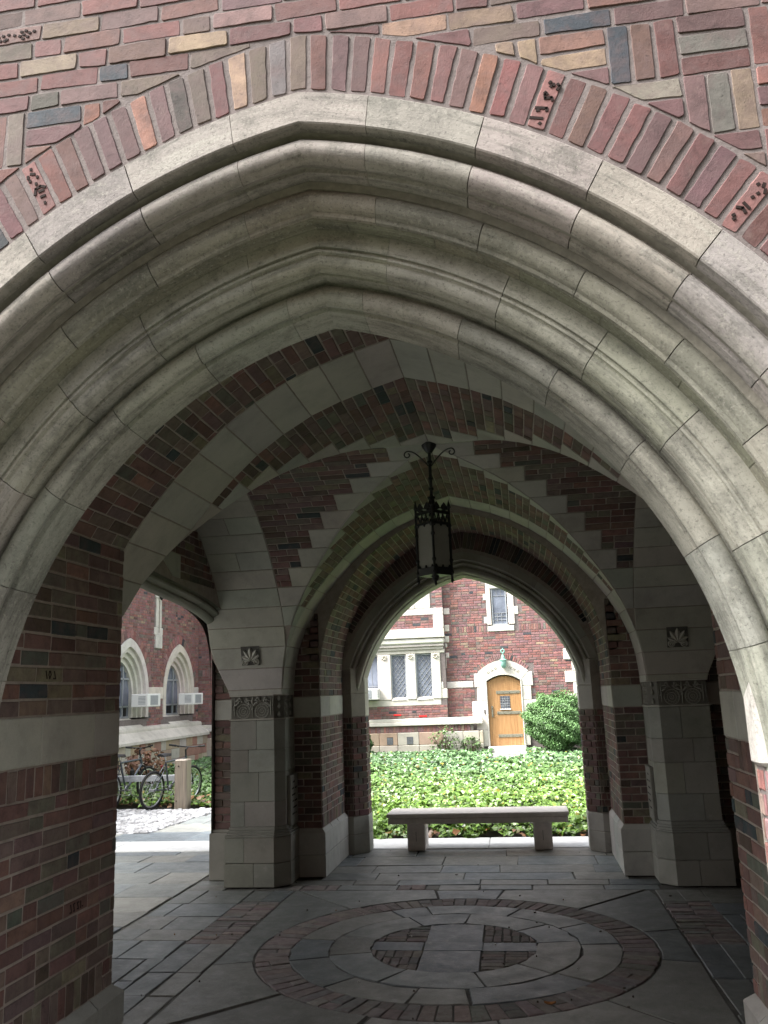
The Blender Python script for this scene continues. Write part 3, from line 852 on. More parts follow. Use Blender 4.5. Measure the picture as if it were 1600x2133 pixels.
# ================================================================== GROIN VAULT
GV = thing('groin_vault', 'groin vaulted ceiling of brick with stepped pale stone edging above the middle bay', 'vault', (0, YC, 3.5))
pc = Pieces(); bed = MB()
YBAND0, YBAND1, YBK0, YBK1 = YB, 4.80, 8.06, 8.48
XB0, XB1 = 1.62, 2.215
def XE(s):
    z = P1.xz(s)[1]; return XB1 if z > 2.64 else XB1 + 0.17 * min(1, max(0, (z - 1.74) / 0.36))
sE = P1.L
c3 = 3 * COURSE
ng = int(math.ceil(sE / c3))
def gY(s, sy): return YC + sy * P1.xz(s)[0] * KY
def gX(s): return P1.xz(s)[0]
for sx in (-1, 1):
    for g in range(ng):
        s0, s1 = g * c3, min((g + 1) * c3, sE)
        if s1 - s0 < 0.02: continue
        sm = (s0 + s1) / 2
        ny = ynrm(P1, sx, sm)
        # --- front and back compartments of the long barrel
        for sy in (-1, 1):
            edge = YBAND1 if sy < 0 else YBK0
            lim = gY(s1, sy)                 # groin at the lower end of the group
            yt = lim + sy * 0.075
            has = (yt - edge) * sy < -0.09
            g0, gm, g1 = gY(s0, sy), gY(sm, sy), gY(s1, sy)
            if has:
                for q in range(3):
                    a, b = s0 + q * COURSE, min(s0 + (q + 1) * COURSE, sE)
                    y_brick_run(pc, P1, sx, a, b, min(edge, yt), max(edge, yt), g * 3 + q)
                ts = yt
            else: ts = edge
            if (g1 - ts) * sy < 0.0 and (g0 - ts) * sy < 0.0:
                cl = lambda v: v
                pts = [ybar(P1, sx, s0, ts), ybar(P1, sx, s1, ts)]
                if (g1 - ts) * sy > -0.004: pts = [ybar(P1, sx, s0, ts), ybar(P1, sx, s1, ts), ybar(P1, sx, s0, g0)]
                else: pts += [ybar(P1, sx, s1, g1), ybar(P1, sx, sm, gm), ybar(P1, sx, s0, g0)]
                stone_poly(pc, pts, ny)
            # --- cross bands
            b0, b1 = (YBAND0, YBAND1) if sy < 0 else (YBK0, YBK1)
            if sy < 0:
                e0 = min(b1, g0); e1 = min(b1, g1)
                if e1 - b0 > 0.02: stone_poly(pc, [ybar(P1, sx, s0, b0), ybar(P1, sx, s1, b0), ybar(P1, sx, s1, e1), ybar(P1, sx, s0, e0)], ny)
            else:
                stone_poly(pc, [ybar(P1, sx, s0, b0), ybar(P1, sx, s1, b0), ybar(P1, sx, s1, b1), ybar(P1, sx, s0, b1)], ny)
        # --- side compartments
        for sg in (-1, 1):
            nx = xnrm(sg, sm)
            x0g, xm, x1g = gX(s0), gX(sm), gX(s1)
            xt = x1g + 0.14
            has = XB0 - xt > 0.09
            if has:
                for q in range(3):
                    a, b = s0 + q * COURSE + 0.0045, min(s0 + (q + 1) * COURSE, sE) - 0.0045
                    x = xt - ((g * 3 + q) % 2) * 0.107
                    while x < XB0 - 0.005:
                        L = 0.214 if RNG.random() > 0.18 else 0.107
                        xa, xb = max(x, xt) + 0.0055, min(x + L, XB0) - 0.0055; x += L
                        if XB0 - x < 0.035: xb = XB0 - 0.0055; x = XB0
                        if xb - xa < 0.015: continue
                        pc.add([xbar(sx, sg, a, xa), xbar(sx, sg, a, xb), xbar(sx, sg, b, xb), xbar(sx, sg, b, xa)], nx, bcol(KI), proud=0.005 + RNG.normal() * 0.001)
                ts = xt
            else: ts = XB0
            if x1g < ts - 0.004:
                stone_poly(pc, [xbar(sx, sg, s0, x0g), xbar(sx, sg, sm, xm), xbar(sx, sg, s1, x1g), xbar(sx, sg, s1, ts), xbar(sx, sg, s0, ts)], nx)
            e0, e1 = max(XB0, x0g), max(XB0, x1g)
            if g % 2 or not has: stone_poly(pc, [xbar(sx, sg, s0, e0), xbar(sx, sg, s1, e1), xbar(sx, sg, s1, XE(s1)), xbar(sx, sg, s0, XE(s0))], nx)
            else:
                mid = 1.93
                stone_poly(pc, [xbar(sx, sg, s0, e0), xbar(sx, sg, s1, e1), xbar(sx, sg, s1, mid), xbar(sx, sg, s0, mid)], nx)
                stone_poly(pc, [xbar(sx, sg, s0, mid), xbar(sx, sg, s1, mid), xbar(sx, sg, s1, XE(s1)), xbar(sx, sg, s0, XE(s0))], nx)
    S = np.linspace(0, sE, 60)
    for a, b in zip(S[:-1], S[1:]):
        for sy, e in ((-1, YBAND0), (1, YBK1)):
            bed.poly([ybar(P1, sx, a, e), ybar(P1, sx, b, e), ybar(P1, sx, b, gY(b, sy)), ybar(P1, sx, a, gY(a, sy))])
        for sg in (-1, 1):
            bed.poly([xbar(sx, sg, a, gX(a)), xbar(sx, sg, b, gX(b)), xbar(sx, sg, b, XE(b)), xbar(sx, sg, a, XE(a))])
    # outer faces of the end bands
    for a, b in zip(S[:-1], S[1:]):
        for sg in (-1, 1):
            p, q = xbar(sx, sg, a, XE(a)), xbar(sx, sg, b, XE(b))
            bed.poly([p, q, (q[0], q[1] + sg * 0.3, q[2]), (p[0], p[1] + sg * 0.3, p[2] + 0.1)])
pc.flush(GV, limit=290)
bed.build('mortar_bed', M['mortar_in'], GV)

# carved square flowers on the springing of the vault
for sx in (-1, 1):
    fl = MB(); ground = MB()
    s = P1.s_at_z(2.10); x, z = P1.xz(s); n = np.array(xnrm(1, s)); c = np.array([sx * 1.985, YC + x * KY, z]) + n * 0.017
    e1 = np.array([1.0, 0, 0]); e2 = np.cross(n, e1); e2 = e2 if e2[2] > 0 else -e2
    at = lambda a, b, h=0.0: c + e1 * a + e2 * b + n * h
    hw = 0.092
    ground.mesh([at(-hw, -hw, 0.001), at(hw, -hw, 0.001), at(hw, hw, 0.001), at(-hw, hw, 0.001)], [(0, 1, 2, 3)])  # dark plate paints the shade of a sunk square behind the petals
    def petal(px, py, ang, L, Wd, hh):
        d = np.array([math.sin(ang), math.cos(ang)]); q = np.array([d[1], -d[0]]); V = []
        for t, wv in ((0, 0.12), (0.25, 0.75), (0.55, 1.0), (0.8, 0.75), (1.0, 0.1)):
            p = np.array([px, py]) + d * L * t
            for sgn in (-1, 0, 1):
                k = p + q * sgn * Wd * wv * 0.5; V.append(at(k[0], k[1], (0.004 if sgn else hh)))
        F = []
        for i in range(4):
            for j in range(2): F.append((i * 3 + j, i * 3 + j + 1, (i + 1) * 3 + j + 1, (i + 1) * 3 + j))
        fl.mesh(V, F)
    for a, L, Wd in ((0, 0.125, 0.05), (0.55, 0.12, 0.042), (-0.55, 0.12, 0.042), (1.1, 0.10, 0.036), (-1.1, 0.10, 0.036), (1.6, 0.07, 0.03), (-1.6, 0.07, 0.03)): petal(0, -0.045, a, L, Wd, 0.016)
    for sg in (-1, 1):
        for R, rr in ((0.026, 0.007), (0.010, 0.007)):
            V = []; seg = 14
            for i in range(seg):
                t = 2 * math.pi * i / seg
                for dr, hh in ((-rr, 0.003), (0, 0.014), (rr, 0.003)): V.append(at(sg * 0.055 + (R + dr) * math.cos(t), -0.058 + (R + dr) * math.sin(t), hh))
            fl.mesh(V, [(i * 3 + j, i * 3 + j + 1, ((i + 1) % seg) * 3 + j + 1, ((i + 1) % seg) * 3 + j) for i in range(seg) for j in range(2)])
    fo = ground.build('carved_flower', M['floorjoint'], GV)
    fl.build('petal_relief', M['smooth'], fo, color=STI)

# ================================================================== CORNER PIERS
STP = (0.27, 0.265, 0.235)  # vault stone made darker: the piers' shade is put into the colour
def corner_pier(sx, sy, label):
    T = thing('corner_pier', label, 'stone pier', (sx * 1.95, YC + sy * 2.0, 0), 'stone piers carrying the vault')
    wy = lambda v: YC + sy * v
    lim = (YK0 if sy > 0 else YB) ; dlim = abs(lim - YC) - 0.004
    def plan(e, split=None, part=0):
        a, f = 2.205 + e, 1.80 - e
        p = [(a, f), (1.775, f), (1.69 - e, 1.80 + 0.085), (1.69 - e, dlim), (a, dlim)]
        if split:
            if part == 0: p = [(a, f), (split, f), (split, dlim), (a, dlim)]
            else: p = [(split, f), (1.775, f), (1.69 - e, 1.885), (1.69 - e, dlim), (split, dlim)]
        return [(sx * x, wy(y)) for x, y in p]
    hs = [0.52, 0.745, 1.01, 1.215, 1.488]
    for i, (a, b) in enumerate(zip(hs[:-1], hs[1:])):
        sp = [2.07, 1.93, 2.03, 1.95][i]
        for part in (0, 1):
            mb = MB(); plan_block(mb, plan(0.0, sp + (-0.002 if part else 0.002), part), a + 0.001, b - 0.001, 0.004)
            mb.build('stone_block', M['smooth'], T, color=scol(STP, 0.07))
    for i, (a, b) in enumerate(((0.0, 0.205), (0.208, 0.43))):
        for part in (0, 1):
            sp = [1.97, 2.06][i]
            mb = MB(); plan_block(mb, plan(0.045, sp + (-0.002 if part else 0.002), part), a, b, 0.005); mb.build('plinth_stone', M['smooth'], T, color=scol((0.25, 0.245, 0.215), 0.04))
    mb = MB()
    for e0, z0, z1 in ((0.045, 0.432, 0.450), (0.034, 0.450, 0.470), (0.020, 0.470, 0.490), (0.010, 0.490, 0.52)): plan_block(mb, plan(e0), z0, z1, 0.004)
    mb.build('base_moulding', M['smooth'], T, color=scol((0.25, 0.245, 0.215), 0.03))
    # carved capital: block and relief
    mb = MB(); plan_block(mb, plan(-0.006), 1.492, 1.73, 0.004)
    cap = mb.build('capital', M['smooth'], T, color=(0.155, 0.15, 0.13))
    mb = MB()
    plan_block(mb, plan(0.012), 1.489, 1.503, 0.004); plan_block(mb, plan(0.008), 1.712, 1.728, 0.004)
    mb.build('capital_rim', M['smooth'], T, color=scol(STI, 0.02))
    if sy > 0:
        mb = MB(); yf = wy(1.80 + 0.006)
        def ringat(cx, cz, R, r): mb.torus((cx, yf, cz), R, r, 'y', 24, 6)
        for k, cx in enumerate((2.075, 1.895)):
            cx *= sx; cz = 1.575
            ringat(cx, cz, 0.066, 0.006); ringat(cx, cz, 0.040, 0.005); ringat(cx, cz, 0.018, 0.005); mb.lathe([(0, -0.009), (0.009, 0), (0, 0.009)], (cx, yf, cz), 8)
            for i in range(14):
                t = 2 * math.pi * i / 14; mb.lathe([(0.0, -0.006), (0.006, 0), (0.0, 0.006)], (cx + 0.053 * math.cos(t), yf, cz + 0.053 * math.sin(t)), 5)
            for i in range(7):                                   # small leaves radiating round the rosette
                t = math.radians(25 + i * 22); r0, r1 = 0.078, 0.105
                mb.path([(cx + r0 * math.cos(t), yf, cz + r0 * math.sin(t)), (cx + (r0 + r1) / 2 * math.cos(t + 0.1), yf - 0.005, cz + (r0 + r1) / 2 * math.sin(t + 0.1)), (cx + r1 * math.cos(t + 0.3), yf, cz + r1 * math.sin(t + 0.3))], [0.004, 0.010, 0.003], 5)
            for sg in (-1, 1):                                   # long leaves sweeping over to the corners
                for q, (aa, bb) in enumerate(((0.055, 0.118), (0.085, 0.095), (0.10, 0.05))):
                    mb.path([(cx + sg * 0.02, yf, 1.655), (cx + sg * aa * 0.6, yf - 0.007, 1.60 + bb * 0.85), (cx + sg * aa, yf - 0.003, 1.575 + bb)], [0.004, 0.011, 0.003], 5)
        for px, z0, z1, wd in ((1.985, 1.51, 1.70, 0.007), (2.165, 1.53, 1.70, 0.008), (1.805, 1.53, 1.70, 0.008), (2.19, 1.56, 1.69, 0.005), (1.785, 1.56, 1.69, 0.005), (1.985, 1.62, 1.71, 0.013)):
            mb.path([(sx * px, yf, z0), (sx * px, yf - 0.006, (z0 + z1) / 2), (sx * px, yf, z1)], [wd * 0.5, wd, wd * 0.4], 6)
        # relief on the chamfer and return face
        for j in range(3):
            for zz in (1.54, 1.62, 1.69):
                xx, yy = (sx * (1.735), wy(1.838)) if j == 0 else (sx * 1.694, wy(1.93 + 0.14 * (j - 1)))
                mb.lathe([(0.0, -0.03), (0.018, -0.012), (0.012, 0.012), (0.0, 0.03)], (xx, yy, zz), 7)
        mb.build('capital_relief', M['smooth'], cap, color=(0.26, 0.255, 0.225), kind='stuff')
        # small inscribed tablet on the return face
        mb = MB(); x0, x1 = sx * 1.69, sx * 1.655
        mb.bevbox((min(x0, x1), 8.20, 0.50), (max(x0, x1), 8.472, 0.965), 0.006)
        tb = mb.build('inscribed_tablet', M['smooth'], T, color=(0.25, 0.245, 0.215))
        mb = MB(); xx = x1 - sx * 0.0008
        for row, segs in enumerate(((0.30, 0.55), (0.16, 0.42, 0.52, 0.80), (0.14, 0.62), (0.22, 0.40, 0.48, 0.86), (0.30, 0.80), (0.18, 0.5, 0.58, 0.74))):
            zz = 0.90 - row * 0.058
            for a, b in zip(segs[::2], segs[1::2]):
                ya, yb = 8.20 + 0.272 * a, 8.20 + 0.272 * b
                mb.poly([(xx, ya, zz), (xx, yb, zz + 0.006), (xx, yb, zz - 0.010), (xx, ya, zz - 0.014)])
        mb.build('carved_lettering', M['hole'], tb)
    return T
YK0, YK1 = 8.48, 9.58
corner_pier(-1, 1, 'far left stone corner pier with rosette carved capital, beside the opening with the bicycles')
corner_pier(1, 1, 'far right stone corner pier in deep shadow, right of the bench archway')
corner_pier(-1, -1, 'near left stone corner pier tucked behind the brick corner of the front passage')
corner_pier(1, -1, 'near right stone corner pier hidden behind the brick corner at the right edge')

# ================================================================== BACK PASSAGE AND FAR ARCH
BP = thing('back_passage', 'far brick passage with its low moulded arch opening on the ivy garden, behind the lantern', 'passage', (0, 9.0, 0))
HWB, YO = 1.42, 9.95
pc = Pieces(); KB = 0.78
for sx in (-1, 1):
    # wall beside the pier, facing the bay
    o = (sx * 1.69, YK0, 0); u = (-sx, 0, 0); n = (0, -1, 0); W = 1.69 - HWB
    brick_rect(pc, o, u, n, W, 0.44, 1.49, k=KB); stone_rect(pc, o, u, n, W, 1.49, 1.69, [])
    def hole(p2, P=P1):
        c = np.mean(p2, axis=0); zz = c[1]
        if zz < 1.72: return p2
        lim = 1.69 - P1.xz(P1.s_at_z(min(zz + 0.03, 3.5)))[0]
        q = clip_half(p2, np.array([lim + 0.006, 0]), np.array([1.0, 0]))
        return q
    brick_rect(pc, o, u, n, W, 1.69, 2.66, hole=hole, k=KB)
    # reveal
    o, u, n = (sx * HWB, YK0, 0), (0, 1, 0), (-sx, 0, 0); W = YK1 - YK0
    zs2 = 2.02
    soldiers(pc, o, u, n, W, 0.44, 0.57, KB)
    brick_rect(pc, o, u, n, W, 0.57, 1.49, k=KB); stone_rect(pc, o, u, n, W, 1.49, 1.69, [0.42])
    brick_rect(pc, o, u, n, W, 1.69, 1.96, k=KB)
    s2 = P2.s_at_z(1.96); rows = int(round(s2 / COURSE)); h = s2 / rows
    for r in range(rows): y_brick_run(pc, P2, sx, r * h, (r + 1) * h, YK0, YK1, r, KB)
    # splayed jamb of the far arch
    brick_rect(pc, (sx * HWB, YK1, 0), (-sx, 0, 0), (0, -1, 0), 0.10, 0.39, 1.45, k=KB)
    a = np.array([sx * 1.32, YK1, 0.0]); b = np.array([sx * 1.19, 9.72, 0.0]); W = np.linalg.norm(b - a); u = (b - a) / W
    brick_rect(pc, a, u, (-sx * abs(u[1]), -abs(u[0]), 0), W, 0.39, 1.45, k=KB)
    brick_rect(pc, (sx * 1.19, 9.72, 0), (0, 1, 0), (-sx, 0, 0), YO - 9.72, 0.39, 1.45, k=KB)
    # ring of bricks on end above the far arch
    s0 = P2.s_at_z(2.12); nb = 44
    for i in range(nb):
        sa, sb = s0 * i / nb + 0.004, s0 * (i + 1) / nb - 0.004
        q = []
        xa, za = P2.xz(sa); xb, zb = P2.xz(sb)
        def ringpt(x, z):
            v = np.array([x + CC, z - Z0]); v = v / np.linalg.norm(v); p = np.array([-CC, Z0]) + v * (R0 + 0.292); return p
        pa, pb = ringpt(xa, za), ringpt(xb, zb)
        if np.hypot(*(pa - np.array([xa, za]))) < 0.05: continue
        if (xa + CC) ** 2 + (za - Z0) ** 2 < (R0 + 0.30) ** 2: continue
        if pa[0] < 0: pa[0] = 0.003
        q = [(sx * xa, YK1 - 0.002, za), (sx * xb, YK1 - 0.002, zb), (sx * pb[0], YK1 - 0.002, pb[1]), (sx * pa[0], YK1 - 0.002, pa[1])]
        pc.add(q, (0, -1, 0), bcol(0.6), proud=0.006)
pc.flush(BP, limit=295)
PF = [(0.30, 9.95), (0.30, 9.60), (0.285, 9.592), (0.170, 9.592), (0.163, 9.600), (0.158, 9.630), (0.148, 9.636), (0.143, 9.622), (0.130, 9.612), (0.116, 9.618), (0.108, 9.636), (0.105, 9.66), (0.098, 9.662), (0.093, 9.648),
      (0.076, 9.636), (0.052, 9.636), (0.032, 9.648), (0.022, 9.668), (0.018, 9.69), (0.008, 9.694), (0.004, 9.705), (0.0, 9.73), (0.0, 9.95)]
sweep([(0.292, 9.605), (0.172, 9.600), (0.152, 9.645), (0.112, 9.655), (0.100, 9.675), (0.06, 9.655), (0.034, 9.675), (0.007, 9.73), (0.007, 9.945), (0.292, 9.945)],
      [(i / 24, 1) for i in range(25)] + [(1 - i / 24, -1) for i in range(1, 25)], 'arch_bedding', 'joint', BP, smooth=None)
ring_blocks(PF, BP, 0.150, 0.085, 'smooth', (0.36, 0.35, 0.30))
for sx in (1, -1):
    mb = MB(); pl = [(sx * 1.415, 9.584), (sx * 1.318, 9.584), (sx * 1.186, 9.716), (sx * 1.186, YO), (sx * 1.415, YO)]
    plan_block(mb, pl, 1.452, 1.70, 0.004); plan_block(mb, pl, 1.703, 1.99, 0.010)
    mb.build('springer_stone', M['smooth'], BP, color=scol(STI, 0.03))
    mb = MB(); pl = [(sx * 1.42, 9.576), (sx * 1.325, 9.576), (sx * 1.182, 9.716), (sx * 1.182, YO + 0.01), (sx * 1.42, YO + 0.01)]
    plan_block(mb, pl, 0.0, 0.20, 0.004); plan_block(mb, pl, 0.203, 0.388, 0.006)
    mb.build('plinth_stone', M['smooth'], BP, color=scol((0.36, 0.355, 0.32), 0.03))
    for ya, yb in ((YK0 - 0.03, 8.80), (8.803, 9.12), (9.123, 9.57)):
        mb = MB(); x0, x1 = sx * (HWB - 0.035), sx * 1.69
        plan_block(mb, [(x0, ya), (x0, yb), (x1, yb), (x1, ya)], 0.0, 0.20, 0.004); plan_block(mb, [(x0, ya), (x0, yb), (x1, yb), (x1, ya)], 0.203, 0.405, 0.006)
        mb.poly([(x0 + sx * .004, ya + .004, 0.404), (x0 + sx * .004, yb, 0.404), (x0 + sx * .033, yb, 0.438), (x0 + sx * .033, ya + .03, 0.438)])
        mb.poly([(x0 + sx * .004, ya + .004, 0.404), (x1, ya + .004, 0.404), (x1, ya + .03, 0.438), (x0 + sx * .033, ya + .03, 0.438)])
        mb.build('plinth_stone', M['smooth'], BP, color=scol((0.42, 0.415, 0.38), 0.03))
mb = MB()
for sx in (-1, 1):
    mb.poly([(sx * HWB, YK0, 0), (sx * HWB, YK1, 0), (sx * HWB, YK1, 1.97), (sx * HWB, YK0, 1.97)])
    S = np.linspace(0, P2.s_at_z(1.96), 50)
    for a, b in zip(S[:-1], S[1:]):
        mb.poly([ybar(P2, sx, a, YK0), ybar(P2, sx, b, YK0), ybar(P2, sx, b, YK1), ybar(P2, sx, a, YK1)])
        # ring face of the step between bay vault and passage
        xa, za = P2.xz(a); xb, zb = P2.xz(b)
        f = lambda x, z: (x * 1.10, z + 0.12)
        mb.poly([(sx * xa, YK0, za), (sx * xb, YK0, zb), (sx * f(xb, zb)[0], YK0, f(xb, zb)[1]), (sx * f(xa, za)[0], YK0, f(xa, za)[1])])
    mb.poly([(sx * HWB, YK0, 0), (sx * 1.70, YK0, 0), (sx * 1.70, YK0, 1.9), (sx * 1.50, YK0, 2.5), (sx * HWB, YK0, 2.5)])
    for i in range(40):
        x0, z0 = arc_pt(0.25, i / 40, sx); x1, z1 = arc_pt(0.25, (i + 1) / 40, sx); mb.poly([(x0, YK1, z0), (x1, YK1, z1), (x1, YK1, 3.8), (x0, YK1, 3.8)])
    plan_block(mb, [(sx * HWB, YK1 + .004), (sx * 1.324, YK1 + .004), (sx * 1.194, 9.722), (sx * 1.194, YO - 0.003), (sx * HWB, YO - 0.003)], 0.05, 1.97, 0.001)
mb.build('mortar_bed', M['mortar_in'], BP)

# ================================================================== SIDE ARCHES, OUTER WALLS AND ROOF
SP = np.array([(2.02, 0.0), (2.02, 1.2), (2.015, 1.75), (1.99, 2.03), (1.90, 2.24), (1.72, 2.375), (1.40, 2.465), (0.95, 2.525), (0.45, 2.565), (0, 2.60)])
SC_ = Prof(SP[::-1])
def side_ring(prof, X0sx, name, mat, parent, color, t0, t1, sg):
    n = max(3, int((t1 - t0) / 0.07)); mb = MB(); V = []; m = len(prof)
    for i in range(n + 1):
        t = t0 + (t1 - t0) * i / n; y, z = SC_.xz(t); a, b = SC_.nrm(t)
        for d, X in prof:
            yy = max(0.0, y - a * d); V.append((X0sx * X, YC + sg * yy, z - b * d))
    F = [(k * m + j, k * m + (j + 1) % m, (k + 1) * m + (j + 1) % m, (k + 1) * m + j) for k in range(n) for j in range(m)]
    F += [tuple(range(m))[::-1], tuple(range(n * m, n * m + m))]
    mb.mesh(V, F); return mb.build(name, M[mat], parent, smooth=38, color=color)
SPROF = [(0.135, 2.385), (0.135, 2.236), (0.118, 2.232), (0.112, 2.240), (0.108, 2.262), (0.098, 2.266), (0.092, 2.250), (0.075, 2.243), (0.060, 2.252), (0.054, 2.275), (0.048, 2.285), (0.042, 2.305), (0.030, 2.300), (0.014, 2.315), (0.004, 2.345), (0.0, 2.36), (0.0, 2.385)]
for sx in (-1, 1):
    SA = thing('side_arch', 'wide low moulded side arch on the left, opening to the bicycles and gothic windows' if sx < 0 else 'dark bricked up side arch on the right behind the shadowed stone pier', 'arch', (sx * 2.4, YC, 0))
    side_ring([(0.13, 2.38), (0.13, 2.242), (0.10, 2.272), (0.06, 2.28), (0.03, 2.312), (0.008, 2.362), (0.008, 2.38)], sx, 'arch_bedding', 'joint', SA, None, 0.0, SC_.s_at_z(2.05), 1); side_ring([(0.13, 2.38), (0.13, 2.242), (0.10, 2.272), (0.06, 2.28), (0.03, 2.312), (0.008, 2.362), (0.008, 2.38)], sx, 'arch_bedding', 'joint', SA, None, 0.0, SC_.s_at_z(2.05), -1)
    tz = SC_.s_at_z(2.02); cut = [0, 0.55, 1.15, 1.75, tz]
    for sg in (-1, 1):
        for a, b in zip(cut[:-1], cut[1:]):
            if b - a < 0.05: continue
            side_ring(SPROF, sx, 'arch_stone', 'smooth', SA, scol((0.25, 0.245, 0.205), 0.05), a + 0.0015, b - 0.0015, sg)
    pc = Pieces()
    # tympanum between the side arch and the vault: brick with stepped stone next to the arch
    X = sx * 2.215
    yP = lambda z: P1.xz(P1.s_at_z(z))[0] * KY
    def yS(z):
        # outer edge of the arch stones at height z
        T = np.linspace(0, SC_.L, 200); best = 0.0
        for t in T:
            y, zz = SC_.xz(t); a, b = SC_.nrm(t)
            if zz - b * 0.135 >= z: best = max(best, y - a * 0.135)
        return best
    for g in range(6):
        za, zb = 2.30 + g * c3, 2.30 + (g + 1) * c3
        ys = yS(za); tooth = ys + (0.16 if ys > 0 else 0)
        if ys == 0.0 and yS(za - 0.2) > 0: tooth = 0.0
        for q in range(3):
            z0, z1 = za + q * COURSE, za + (q + 1) * COURSE
            if z1 > 3.5: continue
            yo = yP(z1 + 0.005)
            if yo - tooth < 0.05: continue
            for sg in (-1, 1):
                def tohole(p2): return p2
                brick_rect(pc, (X, YC + sg * tooth, z0), (0, sg, 0), (-sx, 0, 0), yo - tooth, 0, COURSE, k=KI, phase=q)
        if ys > 0:
            for sg in (-1, 1):
                y0, y1 = yS(za), min(tooth, yP(zb)); y0b = yS(zb)
                if y1 > y0 + 0.01: stone_poly(pc, [(X, YC + sg * y0, za), (X, YC + sg * y1, za), (X, YC + sg * y1, zb), (X, YC + sg * y0b, zb)], (-sx, 0, 0))
    # jamb behind the pier
    for sg, yy in ((1, 8.36), (-1, YB - 0.02)):
        if sg < 0: continue
        o = (sx * 2.205, yy, 0); W = 2.47 - 2.205
        brick_rect(pc, o, (sx, 0, 0), (0, -sg, 0), W, 0.46, 1.49, k=0.7)
        stone_rect(pc, o, (sx, 0, 0), (0, -sg, 0), W, 1.49, 1.69, [])
        brick_rect(pc, o, (sx, 0, 0), (0, -sg, 0), W, 1.69, 2.3, k=0.7)
        mb = MB(); plan_block(mb, [(sx * 2.22, yy - 0.04), (sx * 2.505, yy - 0.04), (sx * 2.505, 9.0), (sx * 2.22, 9.0)], 0, 0.43, 0.006)
        plan_block(mb, [(sx * 2.22, yy - 0.02), (sx * 2.49, yy - 0.02), (sx * 2.49, 9.0), (sx * 2.22, 9.0)], 0.43, 0.46, 0.004); mb.build('plinth_stone', M['smooth'], SA, color=scol((0.25, 0.245, 0.215), 0.03))
    if sx > 0: brick_rect(pc, (2.72, 4.0, 0), (0, 1, 0), (-1, 0, 0), 5.0, 0, 2.7, k=0.75)
    pc.flush(SA, limit=200)
    mb = MB()
    T = np.linspace(0, tz, 50)
    for sg in (-1, 1):
        for a, b in zip(T[:-1], T[1:]):
            (y0, z0), (y1, z1) = SC_.xz(a), SC_.xz(b); na, nb_ = SC_.nrm(a), SC_.nrm(b)
            p = (X, YC + sg * (y0 - na[0] * 0.1), z0 - na[1] * 0.1); q = (X, YC + sg * (y1 - nb_[0] * 0.1), z1 - nb_[1] * 0.1)
            mb.poly([p, q, (X, q[1], 3.9), (X, p[1], 3.9)])
    mb.box((min(sx * 2.2, sx * 2.46), 8.37, 0), (max(sx * 2.2, sx * 2.46), 9.9, 2.55))
    if sx > 0: mb.box((2.73, 3.5, 0), (2.9, 9.9, 4.2))
    mb.build('mortar_bed', M['mortar_in'], SA)
RF = thing('gatehouse_shell', 'plain brick upper storey and flank walls of the gatehouse above the vault', 'building', (0, 6, 0))
mb = MB()
mb.box((-7, YF + 0.02, 4.25), (7, 9.93, 4.6))
mb.build('floor_slab', M['mortar_in'], RF)
mb = MB()
mb.box((-7, YF + 0.03, 0), (-2.55, 4.15, 4.24)); mb.box((2.6, YF + 0.03, 0), (7, 4.15, 4.24)); mb.box((2.92, 4.16, 0), (7, 9.93, 4.24))
for a in (-1, 1):
    mb.box((min(a * 1.46, a * 2.44), 8.52, 0.0), (max(a * 1.46, a * 2.44), 9.92, 2.6))
N = 30
for side in (1, -1):
    for i in range(N):
        x0, z0 = arc_pt(0.22, i / N, side); x1, z1 = arc_pt(0.22, (i + 1) / N, side); mb.poly([(x0, YO, z0), (x1, YO, z1), (x1, YO, 4.6), (x0, YO, 4.6)])
    mb.poly([(side * 1.40, YO, 0), (side * 2.5, YO, 0), (side * 2.5, YO, 4.6), (side * 1.40, YO, 4.6)])
mb.build('wall_core', M['mortar'], RF, kind='stuff')
mb = MB()
T = np.linspace(0, SC_.s_at_z(0.02), 40)
for sg in (-1, 1):
    for a, b in zip(T[:-1], T[1:]):
        (y0, z0), (y1, z1) = SC_.xz(a), SC_.xz(b)
        mb.poly([(-2.49, YC + sg * y0, z0 + 0.06), (-2.49, YC + sg * y1, z1 + 0.06), (-2.49, YC + sg * y1, 4.6), (-2.49, YC + sg * y0, 4.6)])
    ye = YC + sg * 2.06; yf = YO if sg > 0 else YF
    mb.poly([(-2.49, ye, 0), (-2.49, yf, 0), (-2.49, yf, 4.6), (-2.49, ye, 4.6)])
mb.build('flank_wall', M['mortar'], RF)

# ================================================================== LANTERN
LX, LY = 0.0, 6.22
LN = thing('hanging_lantern', 'black wrought iron lantern with frosted panes hanging from the centre of the vault', 'lantern', (LX, LY, 2.5))
def rot(a, x, y): return (LX + x * math.cos(a) - y * math.sin(a), LY + x * math.sin(a) + y * math.cos(a))
A0 = math.radians(45 + 4); HW = 0.088
mb = MB(); mb.tube((LX, LY, 3.10), (LX, LY, 3.47), 0.012, 0.012, 8)
for z, r in ((3.40, 0.022), (3.27, 0.018), (3.19, 0.020), (3.12, 0.03)): mb.lathe([(0.004, -0.02), (r, -0.008), (r, 0.008), (0.004, 0.02)], (LX, LY, z), 10)
mb.lathe([(0.0, 0), (0.075, 0.0), (0.07, 0.012), (0.035, 0.03), (0.022, 0.07), (0.012, 0.12)], (LX, LY, 3.03), 12)
mb.build('stem', M['iron'], LN, smooth=40)
mb = MB(); mb.lathe([(0.0, 0.0), (0.02, 0.0), (0.055, 0.05), (0.06, 0.075), (0.0, 0.075)], (LX, LY, 3.47), 10); mb.tube((LX, LY, 3.54), (LX, LY, 3.60), 0.012)
mb.build('ceiling_boss', M['iron'], LN, smooth=40)
